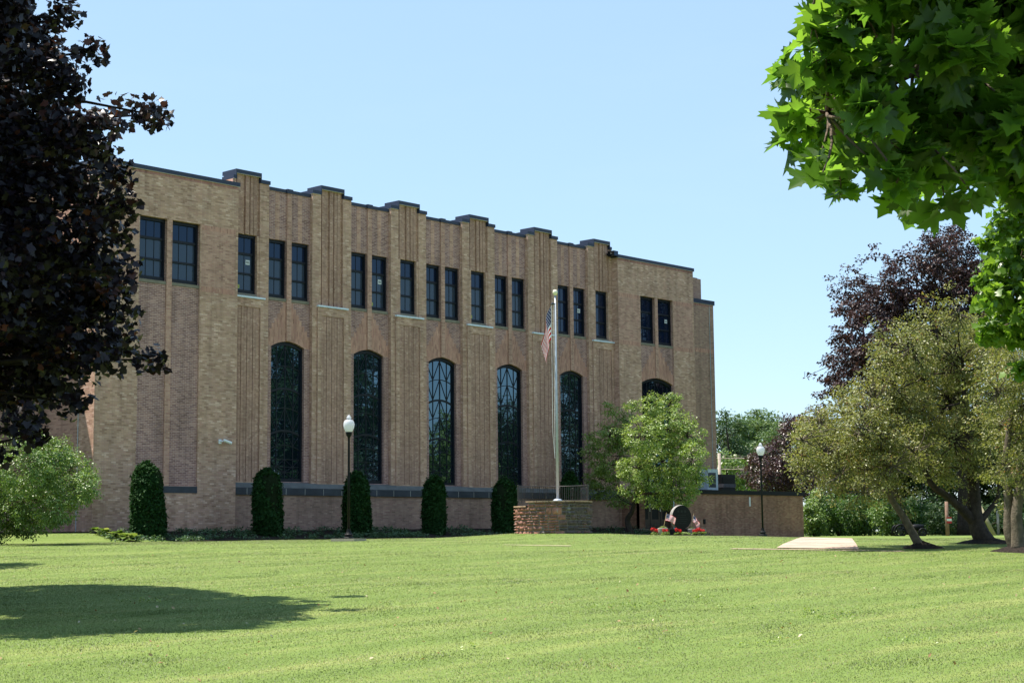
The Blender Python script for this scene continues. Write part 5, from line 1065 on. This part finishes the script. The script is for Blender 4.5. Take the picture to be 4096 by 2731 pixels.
# background trees, hedge and bushes
def far_tree(lst, v, depth, x0, label, seed, m='far', size=.3, name='background_tree', dens=1.6, h0=1.0, rad=.75, per=34, group='trees far behind the entrance wing'):
    b = G(x0, v); bl = blob_px(lst, v, depth); top = max(bl, key=lambda q: q[0][2])[0]; tk = curve([b, (b[0], b[1], b[2] + h0), tuple((np.array(b) + top) / 2 + np.array([.2, 0, 0])), tuple(top - np.array([0, 0, .8]))])
    return tree(name, label, 'tree', b, tk, taper(.32, .06, len(tk)), bl, M[m], M['darkbark'], dens, per, rad, size, T_LEAF, group, seed, .08, .45, .03)
far_tree([(1668, 960, 18), (1690, 1000, 34), (1700, 1040, 34), (1665, 985, 30), (1680, 1030, 40), (1660, 1070, 36), (1650, 1010, 30), (1690, 1090, 40), (1655, 1120, 40)], 138, 5, 2920, 'dark spruce coloured tree right against the tall stair block', 91, 'fardark', .24)
far_tree([(1700, 975, 22), (1760, 975, 30), (1720, 990, 30), (1740, 965, 26), (1750, 1000, 36), (1710, 1030, 36), (1735, 1060, 40), (1760, 1090, 40), (1720, 1100, 40)], 150, 7, 3020, 'rounded pale green tree far behind the farther lamp globe', 92)
far_tree([(1785, 1000, 36), (1800, 1050, 44), (1770, 1030, 36), (1820, 1090, 44), (1790, 1100, 40), (1815, 985, 26)], 132, 6, 3120, 'feathery pale willow far behind the purple plum', 93, 'far', .22)
far_tree([(1668, 1060, 22), (1680, 1100, 26), (1700, 1075, 24), (1665, 1110, 26), (1715, 1110, 26)], 118, 3, 2925, 'yellow green small tree beside the utility pole with crossarms', 94, 'lime', .24, dens=2)
far_tree([(1880, 1060, 50), (1940, 1080, 60), (1900, 1010, 50), (2000, 1050, 70), (2080, 1040, 80), (2160, 1050, 80), (2250, 1040, 90), (2330, 1050, 90), (2060, 1110, 60), (2200, 1120, 60), (2340, 1130, 60), (2420, 1080, 90), (1960, 1140, 50), (2120, 1160, 50), (2270, 1170, 50), (2400, 1180, 60), (1880, 1200, 34), (1950, 1205, 34), (2020, 1205, 34), (2090, 1205, 34), (2160, 1205, 34), (2230, 1205, 34), (2300, 1205, 34), (2370, 1205, 34), (1915, 1170, 36), (2030, 1160, 40)], 112, 6, 3700, 'dense dark woodland edge closing the view behind the crabapples', 95, 'fardark', .26, 'woodland_tree', 2.6)
for i, (lst, v, d, x0, lb, mt_) in enumerate((([(1866, 1190, 22), (1872, 1160, 18), (1885, 1205, 20), (1868, 1215, 18), (1862, 1180, 14), (1853, 1165, 14), (1855, 1195, 16), (1852, 1212, 14), (1880, 1140, 20)], 96, 1.5, 3245, 'sunlit yellow green bush at the end of the entrance wing', 'lime'), ([(1910, 1170, 34), (1925, 1200, 30), (1900, 1205, 24), (1940, 1180, 30)], 99, 2, 3340, 'dark green bush second along the hedge behind the path', 'hedge'),
        ([(1960, 1170, 36), (1985, 1200, 30), (1965, 1205, 28), (2000, 1175, 28)], 97, 2, 3440, 'broad green bush behind the top of the path', 'hedge'), ([(2020, 1180, 26), (2035, 1205, 24), (2055, 1190, 26), (2040, 1165, 22)], 92, 1.6, 3550, 'bright yellow green bush left of the leaning crabapple trunk', 'lime'), ([(2085, 1170, 28), (2100, 1195, 26), (2075, 1200, 22), (2115, 1175, 22)], 93, 1.6, 3640, 'green bush right of the leaning crabapple trunk', 'hedge'), ([(2160, 1190, 40), (2200, 1200, 36), (2240, 1190, 40), (2290, 1195, 40), (2330, 1200, 36)], 98, 3, 3850, 'shaded dark hedge beyond the stout crabapple', 'fardark'))):
    rs = np.random.default_rng(110 + i); b = G(x0, v); e = empty('bush', b, lb, 'bush', 'bushes along the far edge of the lawn'); bl = blob_px(lst, v, d); C, O = clusters(bl, 7, rs, .4)
    m = MB(); [m.tube(limb_pts(b, c, 4, .1, rs), [.05, .04, .03, .02, .012], 6) for c, r in bl]; m.build('stems', M['darkbark'], e)
    leaves('foliage', e, M[mt_], C, O, 24, .38, .17, T_LEAF, rs, rbias=1)
# trees across the grounds, mirrored in the arched windows
for i, (X, Y, H, R_, lb) in enumerate(((68, 24, 15, 5.0, 'tall broad tree mirrored in the first arched window'), (75.5, 21, 16.5, 5.2, 'tall tree mirrored in the second arched window'), (83, 26, 8.6, 3.4, 'lower round tree mirrored in the third arched window'), (88.5, 24, 11.0, 3.6, 'middling tree mirrored in the fourth arched window'), (96, 27.5, 16, 5.0, 'tall dark tree mirrored in the fifth arched window'))):
    rs = np.random.default_rng(130 + i); b = (X, Y, ghf(X, Y) - .05); bl = []
    for k in range(13): t = k / 12; a = k * 2.4; rr = R_ * (.35 + .75 * math.sin(PI * min(1, .15 + .8 * t))) * .55; bl.append((np.array([X + rr * math.cos(a), Y + rr * math.sin(a), b[2] + H * (.25 + .62 * t)]), np.full(3, R_ * (.55 - .2 * t))))
    tk = curve([b, (X, Y, b[2] + H * .25), (X + .2, Y, b[2] + H * .55), (X, Y + .1, b[2] + H * .85)])
    tree('reflected_tree', lb, 'tree', b, tk, taper(.35, .07, len(tk)), bl, M['fardark'], M['darkbark'], 1.1, 26, .7, .28, T_LEAF, 'trees facing the school', 130 + i, .05, .5, .03)

# utility poles, leaning guard, tractor
def utility_pole(x, y0, y1, v, label, m, arms, r=.13):
    a = at(x, y1, v); X, Y = a[0], a[1]; zt = at(x, y0, v)[2]; g = ghf(X, Y); e = empty('utility_pole', (X, Y, g), label, 'utility pole'); MB().tube([(X, Y, g - .1), (X, Y, zt)], [r, r * .8], 12).build('post', m, e, smooth=True)
    for (z, L_, w) in arms:
        d = cr; p = np.array([X, Y, zt - z]); c = MB(); c.tube([tuple(p - d * L_ * .12), tuple(p + d * L_ + cv * .6)], .035, 6)
        for t in (.15, .5, .9): q = p + d * L_ * t; c.lathe([(.035, 0), (.05, .05), (.03, .09), (.05, .12), (.03, .18)], (q[0], q[1], q[2] + .04), 8)
        c.build('crossarm', M['poleweather'], e)
        wr = MB()
        for t in (.15, .5, .9): q = p + d * L_ * t + UP * .22; f = q + cr * 26 + cv * 16 - UP * 1.2; wr.tube([tuple(q), tuple((q + f) / 2 - UP * .9), tuple(f)], .011, 5)
        wr.build('wire', M['poleweather'], e)
    return e, X, Y, g
utility_pole(2881, 1812, 2000, 112, 'weathered utility pole with crossarms and wires beside the stair block', M['poleweather'], [(.35, 2.2, 1), (1.1, 2.6, 1)])
e, X, Y, g = utility_pole(3790, 2005, 2120, 86, 'pale brown utility pole with red and white signs under the crabapples', M['brownpole'], [], .11)
s = MB(); c = at(3797, 2078, 85.85)
for k, (dz, hh, mi) in enumerate(((.10, .05, 1), (0.0, .07, 0), (-.12, .06, 1))): s.cur = mi; w = .13; P = lambda q, z: (c[0] + cr[0] * q, c[1] + cr[1] * q, c[2] + z); s.quad(P(-w, dz - hh), P(w, dz - hh), P(w, dz + hh), P(-w, dz + hh))
s.build('notice', [M['white'], M['red']], e)
p0, p1 = at(3976, 2140, 84), at(3917, 2020, 84.4); t = tag(MB().tube([tuple(p0), tuple(p1)], [.11, .10], 10).build('leaning_post', plain('pale_yellow_guard', (.26, .23, .13), .6), None, p0, True), 'pale yellow leaning post beside the stout crabapple trunk', 'post')
p0, p1 = at(3994, 2140, 88), at(3990, 2042, 88); t = tag(MB().tube([tuple(p0), tuple(p1)], [.07, .07], 10).build('thin_post', M['poleweather'], None, p0, True), 'thin grey upright post left of the double stemmed crabapple', 'post')
def tractor():
    v = 86; c = at(3640, 2140, v); X, Y = c[0], c[1]; g = max(ghf(X, Y), at(3640, 2146, v)[2]); e = empty('tractor', (X, Y, g), 'small dark old tractor parked in the shade behind the lawn', 'tractor'); D = cr; P = lambda a, z, d=0: (X + D[0] * a + cv[0] * d, Y + D[1] * a + cv[1] * d, g + z)
    def tub(name, pts, r, n=8, m='black', par=None): return MB().tube(pts, r, n).build(name, M[m], par or e, smooth=True)
    m = MB(); m.tube([P(-.1, .42), P(.35, .46), P(.72, .45)], [.15, .17, .16], 10); m.tube([P(-.55, .34), P(-.1, .40)], [.12, .15], 8); m.build('hood', M['black'], e, smooth=True)
    for d in (-.3, .3):
        for a, r in ((-.55, .30), (.6, .19)):
            w = tub('wheel', [P(a + r * math.cos(t), r + r * math.sin(t), d) for t in np.linspace(0, 2 * PI, 25)], .05)
            h = MB(); [h.tube([P(a, r, d), P(a + r * math.cos(t), r + r * math.sin(t), d)], .015, 5) for t in np.linspace(0, 2 * PI, 9)[:-1]]; h.build('spokes', M['iron'], w)
    s = MB(); s.tube([P(-.35 + .16 * math.cos(t), .78 + .15 * math.sin(t), .06 * math.cos(t)) for t in np.linspace(0, 2 * PI, 21)], .02, 6); s.tube([P(-.35, .78), P(-.1, .45)], .018, 6); s.build('steering_wheel', M['iron'], e)
    m = MB(); m.tube([P(-.62, .58), P(-.62, .64)], [.16, .18], 10); m.tube([P(-.6, .36), P(-.62, .58)], .03, 6); m.build('saddle', M['iron'], e)
tractor()
# two clumps of white clover leaves and fallen leaves on the lawn
def litter():
    rs = np.random.default_rng(15); n = 260; v = 12.5 + 27 * rs.random(n) ** 1.3; r = (rs.random(n) * 2 - 1) * .33 * v; XY = r[:, None] * cr[:2] + v[:, None] * cv[:2]; C = np.stack([XY[:, 0], XY[:, 1], gh(XY[:, 0], XY[:, 1]) + .035], 1)
    o = leaves('fallen_leaves', None, M['litter'], C, np.tile([0, 0, 1.], (n, 1)), 1, .01, .05, T_LEAF, rs, 1, 0, .5, 0); tag(o, kind='stuff')
    # broad leaved weeds in patches
    C = []
    for _ in range(16):
        vv = 12.5 + 20 * rs.random() ** 1.2; rr = (rs.random() * 2 - 1) * .31 * vv; k = rs.integers(5, 16)
        for __ in range(k): X, Y = rv(rr + rs.normal() * .22, vv + rs.normal() * .16); C.append((X, Y, ghf(X, Y) + .035))
    C = np.array(C); o = leaves('lawn_weeds', None, M['fresh'], C, np.tile([0, 0, 1.], (len(C), 1)), 6, .045, .034, T_LEAF, rs, .8, .1, .5, -.2); tag(o, kind='stuff')
M['litter'] = leafmat('dry_leaf', [(0, (.20, .10, .05)), (.6, (.36, .24, .12)), (1, (.55, .48, .36))], .2, .6, .3, 1.2)
litter()

# a second purple maple stands out of the picture at the left; its shadow reaches the lawn
bx = rv(-15.6, 34.5); bs = (bx[0], bx[1], ghf(*bx)); bl = [(np.array([bx[0] + 1.7 * math.cos(k * 2.4), bx[1] + 1.7 * math.sin(k * 2.4), bs[2] + 3.2 + 5.6 * k / 9]), np.full(3, 1.5 - .05 * k)) for k in range(10)]
tk = curve([bs, (bs[0], bs[1], bs[2] + 2), (bs[0] + .1, bs[1], bs[2] + 5), (bs[0], bs[1], bs[2] + 9)])
tree('purple_maple', 'second dark purple maple out at the left whose shadow falls on the lawn', 'tree', bs, tk, taper(.25, .06, len(tk)), bl, M['purple'], M['darkbark'], 4, 24, .35, .13, T_MAPLE_S, seed=140, frac=.1)
